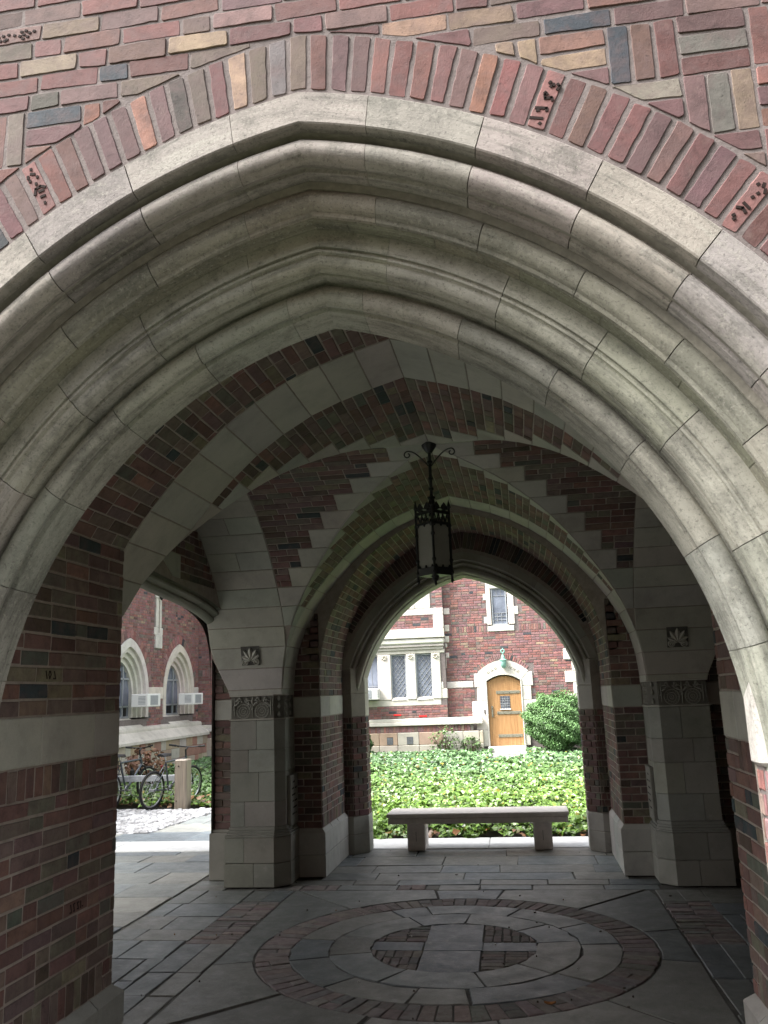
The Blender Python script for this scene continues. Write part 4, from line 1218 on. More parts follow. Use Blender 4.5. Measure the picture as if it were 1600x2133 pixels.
for sg in (-1, 1):
    mb = MB(); pts = []
    for i in range(9):
        t = i / 8; pts.append((LX + sg * (0.012 + 0.155 * t), LY, 3.37 + 0.128 * math.sin(t * math.pi / 2)))
    for i in range(1, 12):
        a = math.pi / 2 - i * 0.55; R = 0.030 * (1 - i / 18); pts.append((LX + sg * (0.167 + R * math.cos(a)), LY, 3.468 + R * math.sin(a)))
    mb.path(pts, 0.0055, 6); mb.build('scroll_arm', M['iron'], LN)
cor = [(HW, HW), (-HW, HW), (-HW, -HW), (HW, -HW)]
for i in range(4):
    x, y = rot(A0, *cor[i]); mb = MB(); mb.tube((x, y, 2.50), (x, y, 3.05), 0.010, 0.010, 6)
    for z in (2.55, 2.64, 2.83, 2.90): mb.lathe([(0.010, -0.015), (0.016, -0.004), (0.016, 0.004), (0.010, 0.015)], (x, y, z), 8)
    mb.lathe([(0.010, 0), (0.016, 0.012), (0.006, 0.05), (0.0, 0.075)], (x, y, 3.03), 6); mb.lathe([(0.0, -0.03), (0.012, -0.012), (0.010, 0)], (x, y, 2.50), 6)
    mb.build('corner_post', M['iron'], LN)
    x2, y2 = rot(A0, *cor[(i + 1) % 4]); d = np.array([x2 - x, y2 - y, 0]); nrm = np.array([d[1], -d[0], 0]); nrm = nrm / np.linalg.norm(nrm)
    P = lambda t, z, o=0.0: np.array([x, y, 0]) + d * t + np.array([0, 0, z]) + nrm * o
    def bar(mb, t0, z0, t1, z1, th=0.006):
        a, b = P(t0, z0), P(t1, z1); mb.mesh([a - nrm * th, b - nrm * th, b + nrm * th, a + nrm * th], [(0, 1, 2, 3)])
    mb = MB()
    for z0, z1 in ((2.53, 2.585), (2.905, 2.925), (2.985, 3.008)):
        mb.mesh([P(0, z0, -.006), P(1, z0, -.006), P(1, z1, -.006), P(0, z1, -.006), P(0, z0, .006), P(1, z0, .006), P(1, z1, .006), P(0, z1, .006)], [(0, 1, 2, 3), (4, 5, 6, 7), (0, 1, 5, 4), (3, 2, 6, 7)])
    for k in range(4):
        mb.tube(P(k / 4, 2.925), P((k + 0.5) / 4, 2.985), 0.005, 0.005, 5); mb.tube(P((k + 0.5) / 4, 2.985), P((k + 1) / 4, 2.925), 0.005, 0.005, 5)
    for t in (0.12, 0.5, 0.88): mb.tube(P(t, 2.585), P(t, 2.605), 0.012, 0.004, 6); mb.tube(P(t, 2.905), P(t, 2.89), 0.012, 0.004, 6)
    mb.build('pierced_band', M['iron'], LN, kind='stuff')
    mb = MB()
    for t in (0.28, 0.72):                                     # spade shaped cresting
        pts = [(0, 0.0), (0.012, 0.012), (0.032, 0.018), (0.026, 0.038), (0.0, 0.066), (-0.026, 0.038), (-0.032, 0.018), (-0.012, 0.012)]
        L = np.linalg.norm(d); fr = [P(t + a / L, 3.008 + b, .004) for a, b in pts]; bk = [P(t + a / L, 3.008 + b, -.004) for a, b in pts]
        m = len(pts); mb.mesh(fr + bk, [tuple(range(m)), tuple(range(m, 2 * m))[::-1]] + [(j, (j + 1) % m, m + (j + 1) % m, m + j) for j in range(m)])
    mb.build('cresting', M['iron'], LN, kind='stuff')
    mb = MB(); mb.mesh([P(0.06, 2.58, -.004), P(0.94, 2.58, -.004), P(0.94, 2.91, -.004), P(0.06, 2.91, -.004), P(0.06, 2.58, -.008), P(0.94, 2.58, -.008), P(0.94, 2.91, -.008), P(0.06, 2.91, -.008)], [(0, 1, 2, 3), (7, 6, 5, 4)])
    mb.build('frosted_pane', M['frost'], LN)
mb = MB(); q = [rot(A0, *c) for c in cor]; mb.mesh([(x, y, 2.53) for x, y in q], [(0, 1, 2, 3)]); mb.mesh([(x, y, 2.985) for x, y in q], [(0, 1, 2, 3)])
mb.lathe([(0, -0.05), (0.02, -0.03), (0.03, 0.0)], (LX, LY, 2.53), 8); mb.build('base_plate', M['iron'], LN, kind='stuff')

# ================================================================== PAVED FLOOR
FL = MB()
FL.box((-2.60, 2.0, -0.12), (2.75, 9.9, -0.012))
floor = FL.build('paved_floor', M['floorjoint'], None, kind='structure')
pc = Pieces(); up = np.array([0, 0, 1.0]); ccx, ccy = 0.0, 6.27
def flat(poly, name, mat, col, proud=0.0, j=0.0045, jit=0.006, ch=0.004, depth=0.03):
    p = np.array([(x, y, -0.004) for x, y in poly], float)
    ar = sum(p[i][0] * p[(i + 1) % len(p)][1] - p[(i + 1) % len(p)][0] * p[i][1] for i in range(len(p)))
    if abs(ar) < 0.0008: return
    if ar < 0: p = p[::-1]
    p = inset(p, up, j)
    pc.add(p, up, col, name=name, mat=mat, proud=proud + RNG.normal() * 0.0018, depth=depth, ch=ch, jit=jit, tilt=RNG.normal() * 0.004)
def pol(r, a): return (ccx + r * math.cos(a), ccy + r * math.sin(a))
def wedge(r0, r1, a0, a1, nseg=5):
    A = np.linspace(a0, a1, nseg + 1); return [pol(r1, a) for a in A] + [pol(r0, a) for a in A[::-1]]
def lshade(y): return 1.0
# compass centre: a bluestone cross with brick quadrants
rc = 0.565
def clip_circle(poly, r):
    for k in range(28):
        a = 2 * math.pi * k / 28; nrm = -np.array([math.cos(a), math.sin(a)]); poly = clip_half(poly, np.array(pol(r, a)), nrm)
        if len(poly) < 3: return None
    return poly
for x0, x1, y0, y1 in ((-0.6, -0.205, -0.105, 0.105), (-0.205, 0.195, -0.105, 0.105), (0.195, 0.6, -0.105, 0.105), (-0.205, 0.195, 0.105, 0.6), (-0.205, 0.195, -0.6, -0.105)):
    p = clip_circle([(ccx + x0, ccy + y0), (ccx + x1, ccy + y0), (ccx + x1, ccy + y1), (ccx + x0, ccy + y1)], rc)
    if p: flat([tuple(q) for q in p], 'flagstone', 'flag', tuple(np.array((0.088, 0.102, 0.118)) * RNG.uniform(0.9, 1.1)))
for sxq in (-1, 1):
    for syq in (-1, 1):
        vert = (sxq > 0) == (syq > 0)
        for i in range(6):
            for k in range(3):
                if vert: x0, x1, y0, y1 = 0.2 + i * 0.062, 0.2 + (i + 1) * 0.062, 0.108 + k * 0.15, 0.108 + (k + 1) * 0.15
                else: x0, x1, y0, y1 = 0.2 + k * 0.15, 0.2 + (k + 1) * 0.15, 0.108 + i * 0.062, 0.108 + (i + 1) * 0.062
                p = clip_circle([(ccx + sxq * x0, ccy + syq * y0), (ccx + sxq * x1, ccy + syq * y0), (ccx + sxq * x1, ccy + syq * y1), (ccx + sxq * x0, ccy + syq * y1)], rc)
                if p is not None and area2(p) > 0.0015: flat([tuple(q) for q in p], 'floor_brick', 'brick', bcol(0.62, True), j=0.003, jit=0.004)
a = 0.3
for r0, r1, cnt in ((rc, 0.855, 9), (0.855, 1.118, 11)):
    ed = np.sort(np.linspace(0, 2 * math.pi, cnt + 1)[:-1] + RNG.normal(size=cnt) * 0.12); ed = np.append(ed, ed[0] + 2 * math.pi)
    for a0, a1 in zip(ed[:-1], ed[1:]): flat(wedge(r0, r1, a0 + 0.003, a1 - 0.003, 6), 'flagstone', 'flag', fcol())
nb = 84; ang = np.linspace(0, 2 * math.pi, nb + 1)
for a0, a1 in zip(ang[:-1], ang[1:]):
    if RNG.random() < 0.16:
        rm = 1.118 + 0.226 * RNG.uniform(0.4, 0.6)
        flat(wedge(1.118, rm, a0, a1, 1), 'floor_brick', 'brick', bcol(0.62, True), j=0.003, jit=0.004); flat(wedge(rm, 1.344, a0, a1, 1), 'floor_brick', 'brick', bcol(0.62, True), j=0.003, jit=0.004)
    else: flat(wedge(1.118, 1.344, a0, a1, 1), 'floor_brick', 'brick', bcol(0.62, True), j=0.003, jit=0.004)
# big flags between the ring and the square border, cut round
SQX, SQ0, SQ1 = 1.56, 4.62, 7.93
cornera = [math.atan2(SQ1 - ccy, SQX), math.pi - math.atan2(SQ1 - ccy, SQX), math.pi + math.atan2(ccy - SQ0, SQX), -math.atan2(ccy - SQ0, SQX) + 2 * math.pi]
def to_square(a):
    c, s = math.cos(a), math.sin(a); t = min(SQX / abs(c) if abs(c) > 1e-6 else 9, ((SQ1 - ccy) if s > 0 else (ccy - SQ0)) / abs(s) if abs(s) > 1e-6 else 9); return t
ed = []
for base in cornera: ed.append(base + RNG.normal() * 0.02)
for m0 in (0.22, -0.25, 1.35, 1.78, 2.9, 3.4, 4.4, 4.95): ed.append((m0 + RNG.normal() * 0.05) % (2 * math.pi))
ed = sorted(e % (2 * math.pi) for e in ed); ed.append(ed[0] + 2 * math.pi)
for a0, a1 in zip(ed[:-1], ed[1:]):
    A = np.linspace(a0 + 0.004, a1 - 0.004, 8); outer = [pol(to_square(x) * 0.998, x) for x in A]
    flat(outer + [pol(1.352, x) for x in A[::-1]], 'flagstone', 'flag', fcol(), jit=0.003)
# rest: borders and rows of flags
def rows(x0, x1, y0, y1, h, lens, light=1.0, bricks=0.0, name='flagstone'):
    y = y0
    while y < y1 - 0.01:
        hh = min(h * RNG.uniform(0.8, 1.25), y1 - y)
        if y1 - y - hh < h * 0.4: hh = y1 - y
        x = x0 - RNG.uniform(0, lens)
        while x < x1:
            L = lens * RNG.uniform(0.55, 1.5); xa, xb = max(x, x0), min(x + L, x1); x += L
            if xb - xa < 0.05: continue
            if RNG.random() < bricks and hh < 0.2:
                nbr = max(1, int((xb - xa) / 0.1))
                for i in range(nbr): flat([(xa + (xb - xa) * i / nbr, y), (xa + (xb - xa) * (i + 1) / nbr, y), (xa + (xb - xa) * (i + 1) / nbr, y + hh), (xa + (xb - xa) * i / nbr, y + hh)], 'floor_brick', 'brick', bcol(0.7, True), j=0.003)
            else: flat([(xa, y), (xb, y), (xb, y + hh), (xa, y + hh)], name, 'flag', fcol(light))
        y += hh
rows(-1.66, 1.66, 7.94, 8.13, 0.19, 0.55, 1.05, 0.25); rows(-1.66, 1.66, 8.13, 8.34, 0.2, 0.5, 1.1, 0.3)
rows(-1.42, 1.42, 8.34, 9.0, 0.33, 0.75, 1.25); rows(-1.42, 1.42, 9.0, 9.88, 0.40, 0.8, 1.35)  # flags lightened towards the far arch, daylight painted into their colour
for a, b in ((-2.58, -1.57), (1.57, 2.58)):
    xi, xo = (1.57, 1.93)
    sg = 1 if a > 0 else -1
    y = 4.0
    while y < 7.9:                                   # long border strip with patches of brick
        L = RNG.uniform(0.35, 0.75); yb_ = min(y + L, 7.93)
        if 6.15 < y + L / 2 < 6.75 or 7.2 < y + L / 2 < 7.5:
            for i in range(int((yb_ - y) / 0.065)):
                for k in range(2): flat([(sg * (xi + k * 0.18), y + i * 0.065), (sg * (xi + (k + 1) * 0.18), y + i * 0.065), (sg * (xi + (k + 1) * 0.18), y + (i + 1) * 0.065), (sg * (xi + k * 0.18), y + (i + 1) * 0.065)], 'floor_brick', 'brick', bcol(0.62, True), j=0.003)
        else:
            xm = RNG.uniform(0.45, 0.55)
            for k0, k1 in ((0, xm), (xm, 1)): flat([(sg * (xi + 0.36 * k0), y), (sg * (xi + 0.36 * k1), y), (sg * (xi + 0.36 * k1), yb_), (sg * (xi + 0.36 * k0), yb_)], 'flagstone', 'flag', fcol())
        y = yb_
    rows(min(sg * 1.93, sg * 2.58), max(sg * 1.93, sg * 2.58), 3.9, 7.93, 0.36, 0.5)
rows(-1.56, 1.56, 2.05, SQ0, 0.42, 0.8)
rows(-2.58, -2.21, 7.93, 8.33, 0.2, 0.4, 1.1)
pc.flush(floor, limit=295, amin=10)

# small litter on the floor: one curled brown leaf
mb = MB(); cx, cy = pt_leaf = (0.61, 5.15)
V = []
for i, t in enumerate(np.linspace(-1, 1, 7)):
    wv = 0.018 * (1 - t * t) + 0.001
    for s in (-1, 0, 1): V.append((cx + t * 0.032, cy + s * wv, 0.008 + 0.010 * t * t + (0.010 if s else 0.0)))
mb.mesh(V, [(i * 3 + j, i * 3 + j + 1, (i + 1) * 3 + j + 1, (i + 1) * 3 + j) for i in range(6) for j in range(2)])
tag(mb.build('fallen_leaf', M['deadleaf'], None), 'single curled brown leaf lying on the brick ring of the floor', 'leaf')

mb = MB()
for k in range(48):
    x, y = RNG.uniform(-2.4, 2.0), RNG.uniform(4.7, 9.8); v = RNG.random(); r_ = RNG.uniform(0.003, 0.008)
    c_ = (0.05, 0.04, 0.03) if v < 0.6 else ((0.45, 0.44, 0.40) if v < 0.8 else (0.22, 0.13, 0.06)); a_ = RNG.uniform(0, 6.28)
    V, F = piece_geo([(x + r_ * math.cos(a_ + q) * (1.7 if q < 1 or 3 < q < 4 else 0.8), y + r_ * math.sin(a_ + q), 0.004) for q in (0, 1.5, 3.1, 4.6)], (0, 0, 1), 0.005, 0.004, 0.001, 0.1)
    mb.mesh(V, F, c_)
mb.build('floor_litter', M['stone_mass'], None, kind='stuff')

# ================================================================== STONE BENCH
BN = thing('stone_bench', 'pale stone slab bench on two block legs under the far archway', 'bench', (0.0, 9.9, 0))
mb = MB()
x0, x1, ya, yb = -0.985, 0.985, 9.70, 10.16
mb.bevbox((x0 + 0.012, ya + 0.012, 0.285), (x1 - 0.012, yb - 0.012, 0.345), 0.006); mb.bevbox((x0 + 0.02, ya + 0.02, 0.345), (x1 - 0.02, yb - 0.02, 0.352), 0.001); mb.bevbox((x0, ya, 0.352), (x1, yb, 0.395), 0.007)
mb.build('seat', M['bench'], BN)
for xa, xb in ((-0.77, -0.575), (0.60, 0.795)):
    mb = MB(); mb.bevbox((xa, 9.76, 0.0), (xb, 10.10, 0.285), 0.008); lg = mb.build('leg', M['bench'], BN)
    mb = MB(); xm = (xa + xb) / 2; mb.box((xm - 0.003, 9.758, 0.10), (xm + 0.003, 9.7615, 0.20)); mb.build('crack', M['joint'], lg)

# ================================================================== GROUND OUTSIDE
def sheet(name, x0, y0, x1, y1, z, mat):
    mb = MB(); mb.poly([(x0, y0, z), (x1, y0, z), (x1, y1, z), (x0, y1, z)]); return mb.build(name, M[mat], None, kind='structure')
sheet('ground', -200, -200, 200, 200, -0.16, 'earth')
M['court'] = plain_mat('forecourt_paving', (0.05, 0.05, 0.046), 0.9, 3, 0.7, 1.2, 0.6, 60)
M['lawn'] = plain_mat('lawn_turf', (0.055, 0.065, 0.035), 0.95, 8, 0.6, 1.3, 0.8, 60)
sheet('forecourt', -12, -0.5, 12, 2.04, -0.01, 'court')
sheet('lawn', -30, -40, 30, -0.52, -0.02, 'lawn')
SKB = thing('sky_block', 'unseen block added behind the viewer to cut sky light on the gateway', 'building', (0, -10, 0))  # unseen mass added to hold low sky light off the gateway front
mb = MB(); mb.box((-26, -16, 0), (26, -9.5, 11.0)); mb.build('wall', plain_mat('sky_block_face', (0.17, 0.10, 0.085), 0.9), SKB)
sheet('garden_soil', -9.2, 10.5, 9, 24.2, -0.03, 'soil')
mb = MB()
xs = [-9, -6.4, -4.35, -2.6, -1.3, 0.1, 1.35, 2.7, 5.5]
kb = MB(); kb.box((-9.0, 9.893, -0.12), (5.5, 10.57, -0.018)); kerb = kb.build('kerb', M['joint'], None, kind='structure')
for a, b in zip(xs[:-1], xs[1:]):
    mb = MB(); mb.bevbox((a + 0.003, 9.895, -0.09), (b - 0.003, 10.565, 0.004), 0.008); mb.build('kerb_slab', M['kerb'], kerb)
# flagged path to the left and the setts beside it
mb = MB(); mb.box((-8.6, 10.6, -0.10), (-2.9, 14.0, -0.016)); mb.box((-9.0, 3.0, -0.10), (-2.602, 9.89, -0.016)); path = mb.build('path', M['floorjoint'], None, kind='structure')
pc = Pieces()
def cob_edge(y): return -4.42 + (y - 11.0) * 0.10
y = 10.60
while y < 13.75:
    hh = RNG.uniform(0.5, 0.8)
    if y + hh > 13.5: hh = 13.82 - y
    xe = -8.5 if y < 10.95 else cob_edge(y)
    x = -3.0
    while x > xe:
        L = RNG.uniform(0.6, 1.2); xa = max(x - L, xe)
        if xa - xe < 0.3: xa = xe
        flat([(xa, y), (x, y), (x, y + hh), (xa, y + hh)], 'flagstone', 'flag', tuple(np.array(fcol(1.9)) * np.array((1.0, 1.03, 1.06)))); x = xa
    y += hh
rows(-8.5, -2.61, 3.2, 9.885, 0.48, 0.8, 1.35)
pc.flush(path, limit=160, amin=6)
mb = MB(); y = 11.2
while y < 13.55:
    x = cob_edge(y) - 0.05 + RNG.uniform(0, 0.05)
    while x > -8.4:
        wv = RNG.uniform(0.07, 0.13); v = RNG.uniform(0.30, 0.62); h = RNG.uniform(-0.006, 0.012)
        V, F = piece_geo([(x - wv + .01, y + .005, h), (x - .005, y + .008, h), (x - .008, y + .088, h), (x - wv + .008, y + .085, h)], (0, 0, 1), 0.012, 0.03, 0.014, RNG.normal() * 0.06)
        mb.mesh(V, F, (v, v * 1.0, v * 1.02)); x -= wv
    y += 0.095
mb.build('cobble_setts', M['stone_mass'], None, kind='stuff')

# ================================================================== FAR HALL (faces us across the garden)
FY = 23.7
FH = thing('garden_hall', 'red brick hall across the ivy garden with stone window bay and arched oak door', 'building', (-2.5, FY, 0))
pc = Pieces(); KF = 1.2; nF = (0, -1, 0)
def stone_box(parent, a, b, name='stone_trim', e=0.012, base=(0.62, 0.59, 0.53), mat='smooth'):
    mb = MB(); mb.bevbox(np.minimum(a, b), np.maximum(a, b), e); return mb.build(name, M[mat], parent, color=scol(base, 0.03))
HOLES = []                                    # x0, x1, z0, z1 on the facade kept free of brick
def fhole(x0off, y):
    def h(p2):
        c = np.mean(p2, axis=0); x, z = c[0] + x0off, c[1]
        for a, b, zc, zd in HOLES:
            if a - 0.03 < x < b + 0.03 and zc - 0.01 < z < zd + 0.01: return None
        return p2
    return h
DX = 0.115                                    # centre of the door
HOLES += [(DX - 0.80, DX + 0.80, 0, 2.13), (DX - 0.70, DX + 0.70, 2.1, 2.36), (DX - 0.42, DX + 0.42, 2.3, 2.52), (-0.24, 0.60, 3.25, 4.9), (-1.72, -0.60, 1.755, 1.93), (-9, -0.5, 0.80, 1.0)]
def dhole(p2): return fhole(-1.42, FY)(p2)
brick_rect(pc, (-1.42, FY, 0), (1, 0, 0), nF, 4.6, 1.0, 3.24, hole=dhole, k=KF, joint=0.013)
soldiers(pc, (-1.42, FY, 0), (1, 0, 0), nF, 1.16, 3.24, 3.41, KF); soldiers(pc, (0.62, FY, 0), (1, 0, 0), nF, 2.4, 3.24, 3.41, KF)
brick_rect(pc, (-1.42, FY, 0), (1, 0, 0), nF, 4.6, 3.41, 5.2, hole=dhole, k=KF, joint=0.013)
# bay at the left stands a little forward
BYF = FY - 0.18
HOLES2 = [(-3.75, -1.44, 1.33, 3.40), (-3.9, -1.42, 3.76, 3.95), (-3.9, -1.72, 3.90, 4.6)]
def bhole(p2):
    c = np.mean(p2, axis=0); x, z = c[0] - 4.2, c[1]
    for a, b, zc, zd in HOLES2:
        if a < x < b and zc < z < zd: return None
    return p2
brick_rect(pc, (-4.2, BYF, 0), (1, 0, 0), nF, 2.78, 1.0, 1.33, k=KF, joint=0.013)
brick_rect(pc, (-4.2, BYF, 0), (1, 0, 0), nF, 2.50, 3.40, 3.77, hole=bhole, k=KF, joint=0.013)
brick_rect(pc, (-4.2, BYF, 0), (1, 0, 0), nF, 2.78, 3.95, 5.2, hole=bhole, k=KF * 1.1, joint=0.013)
brick_rect(pc, (-1.42, FY, 0), (1, 0, 0), nF, 0.85, 1.0, 1.70, hole=dhole, k=KF, joint=0.013)
# plinth zone: row of soldiers
soldiers(pc, (-4.2, BYF, 0), (1, 0, 0), nF, 3.45, 0.63, 0.80, KF * 0.95, pitch=0.085)
# left end of the same front, seen past the corner pier
brick_rect(pc, (-8.55, FY, 0), (1, 0, 0), nF, 2.0, 1.0, 2.35, k=KF * 0.9, joint=0.013); soldiers(pc, (-8.55, FY, 0), (1, 0, 0), nF, 2.0, 2.35, 2.52, KF * 0.9)
brick_rect(pc, (-8.55, FY, 0), (1, 0, 0), nF, 2.0, 2.52, 5.2, k=KF * 0.9, joint=0.013); soldiers(pc, (-8.55, FY, 0), (1, 0, 0), nF, 2.0, 0.63, 0.80, KF * 0.9)
# arch of brick over the door
for i in range(25):
    f0, f1 = i / 25, (i + 1) / 25
    ap = lambda f, o: (DX + (f - 0.5) * (1.22 + o * 1.6), FY - 0.002, 2.50 + o - 0.36 * (2 * f - 1) ** 2)
    pc.add([ap(f0 + .006, 0.0), ap(f1 - .006, 0.0), ap(f1 - .006, 0.115), ap(f0 + .006, 0.115)], nF, bcol(KF), proud=0.012)
pc.flush(FH, limit=295, amin=9, massname='brick_masonry')
def bed_cells(mb, x0, x1, z0, z1, holes, P):
    xs_ = sorted({x0, x1} | {v for h in holes for v in h[:2] if x0 < v < x1}); zs_ = sorted({z0, z1} | {v for h in holes for v in h[2:] if z0 < v < z1})
    for a, b in zip(xs_[:-1], xs_[1:]):
        for c, d in zip(zs_[:-1], zs_[1:]):
            m_, q_ = (a + b) / 2, (c + d) / 2
            if any(h[0] < m_ < h[1] and h[2] < q_ < h[3] for h in holes): continue
            mb.poly([P(a, c), P(b, c), P(b, d), P(a, d)])
mb = MB(); mb.box((-9.3, FY + 0.25, -0.1), (6, FY + 0.6, 7.5))
bed_cells(mb, -8.55, 6, -0.1, 7.5, [(DX - 0.46, DX + 0.46, 0.19, 2.08), (-0.10, 0.36, 3.385, 4.43), (-4.2, -1.43, -0.1, 7.5)], lambda x, z: (x, FY + 0.002, z))
bed_cells(mb, -4.2, -1.422, -0.1, 7.5, [(-4.2, -3.29, 1.49, 2.72), (-2.93, -2.50, 1.49, 2.72), (-2.24, -1.80, 1.49, 2.72), (-3.1, -2.2, 4.05, 4.95)], lambda x, z: (x, BYF + 0.002, z))
for x in (-4.2, -1.422): mb.poly([(x, BYF + 0.002, -0.1), (x, FY + 0.002, -0.1), (x, FY + 0.002, 7.5), (x, BYF + 0.002, 7.5)])
mb.build('wall', M['mortar'], FH)
# stone plinth course, string course
for a, b, yy in ((-4.2, -0.50, BYF), (-8.5, -4.25, FY)):
    stone_box(FH, (a, yy - 0.06, 0.805), (b, yy + 0.1, 0.90), 'string_course'); stone_box(FH, (a, yy - 0.035, 0.902), (b, yy + 0.1, 0.99), 'string_course')
    x = a
    while x < b - 0.1:
        L = min(RNG.uniform(0.3, 0.7), b - x); stone_box(FH, (x + .004, yy - 0.03, 0.30), (x + L - .004, yy + 0.1, 0.625), 'plinth_stone', base=[(0.42, 0.37, 0.29), (0.45, 0.42, 0.36), (0.36, 0.27, 0.2)][RNG.integers(3)])
        stone_box(FH, (x + .004, yy - 0.04, -0.1), (x + L - .004, yy + 0.1, 0.296), 'plinth_stone', base=(0.42, 0.39, 0.33)); x += L
for x in (-3.02, -2.475):
    mb = MB(); mb.box((x - 0.085, BYF - 0.034, 0.32), (x + 0.085, BYF - 0.02, 0.515)); v = mb.build('basement_vent', M['dark'], FH)
    mb = MB()
    for k in range(6): mb.box((x - 0.08, BYF - 0.040, 0.335 + k * 0.03), (x + 0.08, BYF - 0.034, 0.345 + k * 0.03))
    mb.build('vent_slat', M['grille'], v)
# window bay: mullions, lintel, cornice
YB_ = BYF
stone_box(FH, (-4.2, YB_ - 0.01, 1.33), (-1.58, YB_ + 0.1, 1.50), 'window_sill')
for x0, x1 in ((-3.29, -2.93), (-2.50, -2.24), (-1.80, -1.56)): stone_box(FH, (x0, YB_ - 0.03, 1.50), (x1, YB_ + 0.1, 2.72), 'mullion')
for x0 in (-3.10, -2.37, -1.68):
    mb = MB()
    for k in range(7):
        a = k * 0.9; mb.lathe([(0, -0.03), (0.035, 0), (0, 0.03)], (x0 + 0.05 * math.cos(a), YB_ - 0.035, 2.64 + 0.05 * math.sin(a)), 6)
    mb.build('carved_stop', M['smooth'], FH, color=(0.50, 0.47, 0.40))
stone_box(FH, (-4.2, YB_ - 0.02, 2.72), (-1.43, YB_ + 0.1, 2.82), 'lintel')
stone_box(FH, (-4.2, YB_ - 0.06, 2.822), (-1.46, YB_ + 0.1, 2.90), 'cornice'); stone_box(FH, (-4.2, YB_ - 0.11, 2.902), (-1.44, YB_ + 0.1, 2.965), 'cornice')
stone_box(FH, (-4.2, YB_ - 0.15, 2.97), (-1.41, YB_ + 0.1, 3.13), 'cornice', e=0.04); stone_box(FH, (-4.2, YB_ - 0.18, 3.135), (-1.40, YB_ + 0.1, 3.20), 'cornice')
stone_box(FH, (-4.2, YB_ - 0.02, 3.205), (-1.415, YB_ + 0.1, 3.40), 'stone_band'); stone_box(FH, (-4.2, YB_ - 0.02, 3.77), (-1.415, YB_ + 0.1, 3.945), 'stone_band')
stone_box(FH, (-1.70, YB_ - 0.018, 3.405), (-1.416, YB_ + 0.1, 3.765), 'quoin'); stone_box(FH, (-2.2, YB_ - 0.02, 3.95), (-1.76, YB_ + 0.1, 4.45), 'window_jamb'); stone_box(FH, (-3.4, YB_ - 0.03, 3.95), (-2.2, YB_ + 0.1, 4.08), 'window_sill')
for z0, z1, w_ in ((3.77, 3.94, 0.17), (3.30, 3.48, 0.14), (3.0, 3.17, 0.12), (2.86, 2.97, 0.06), (2.58, 2.72, 0.10), (2.30, 2.57, 0.02)): stone_box(FH, (-1.42, FY - 0.02, z0), (-1.42 + w_, FY + 0.1, z1), 'quoin')
for z0, z1, w_ in ((1.50, 1.75, 0.10), (2.0, 2.28, -0.06), (1.755, 1.93, 0.0)): stone_box(FH, (-1.58, FY - 0.19, z0), (-1.50 + w_, FY - 0.05, z1), 'quoin')
stone_box(FH, (-1.50, FY - 0.02, 1.757), (-0.70, FY + 0.1, 1.925), 'stone_band')
soldiers_p = Pieces()
def lead_window(parent, x0, x1, z0, z1, y, name='window', style='diamond', gl='glass2', nx=3.0):
    mb = MB(); mb.poly([(x0, y, z0), (x1, y, z0), (x1, y, z1), (x0, y, z1)]); wdw = mb.build(name, M[gl], parent)
    mb = MB(); r = 0.006; yy = y - 0.006; W, H = x1 - x0, z1 - z0
    if style == 'diamond':
        px = W / nx; pz = px * 1.25
        def seg(a, b):
            # clip to the light
            t0, t1 = 0.0, 1.0; d = (b[0] - a[0], b[1] - a[1])
            for p, q in ((-d[0], a[0] - x0), (d[0], x1 - a[0]), (-d[1], a[1] - z0), (d[1], z1 - a[1])):
                if abs(p) < 1e-9: continue
                t = q / p
                if p < 0: t0 = max(t0, t)
                else: t1 = min(t1, t)
            if t1 > t0: mb.tube((a[0] + d[0] * t0, yy, a[1] + d[1] * t0), (a[0] + d[0] * t1, yy, a[1] + d[1] * t1), r, r, 4, False)
        k = -12
        while k < 24:
            xs_ = x0 + k * px; run = H / pz * px
            seg((xs_, z0), (xs_ + run, z1)); seg((xs_ + run - 0, z0), (xs_, z1)); k += 1
    else:
        for i in range(1, 3): mb.tube((x0 + W * i / 3, yy, z0), (x0 + W * i / 3, yy, z1 if style == 'grid' else z0 + H * 0.30), r, r, 4, False)
        for k in range(1, 4): mb.tube((x0, yy, z0 + H * 0.1 * k), (x1, yy, z0 + H * 0.1 * k), r, r, 4, False)
        if style != 'grid':
            for i in range(1, 3): mb.tube((x0 + W * i / 3, yy, z1 - H * 0.2), (x0 + W * i / 3, yy, z1), r, r, 4, False)
            mb.tube((x0, yy, z1 - H * 0.2), (x1, yy, z1 - H * 0.2), r, r, 4, False)
    mb.build('lead_cames', M['lead'], wdw)
    fr = MB()
    for a, b in (((x0 - .03, z0 - .03), (x0, z1 + .03)), ((x1, z0 - .03), (x1 + .03, z1 + .03)), ((x0, z0 - .03), (x1, z0)), ((x0, z1), (x1, z1 + .03))): fr.box((a[0], y - 0.03, a[1]), (b[0], y + 0.02, b[1]))
    fr.build('window_frame', M['grille'], wdw); return wdw
lead_window(FH, -2.90, -2.54, 1.53, 2.68, YB_ + 0.06); lead_window(FH, -2.21, -1.82, 1.53, 2.68, YB_ + 0.06)
lead_window(FH, -3.8, -3.31, 1.53, 2.68, YB_ + 0.06, style='grid'); lead_window(FH, -3.0, -2.25, 4.10, 4.9, YB_ + 0.06)
for x0, x1 in ((-2.92, -2.52), (-2.235, -1.805)):
    mb = MB(); mb.mesh([(x0, YB_ - 0.03, 1.49), (x1, YB_ - 0.03, 1.49), (x1, YB_ + 0.05, 1.56), (x0, YB_ + 0.05, 1.56)], [(0, 1, 2, 3)]); mb.build('window_sill', M['smooth'], FH, color=(0.60, 0.57, 0.51))
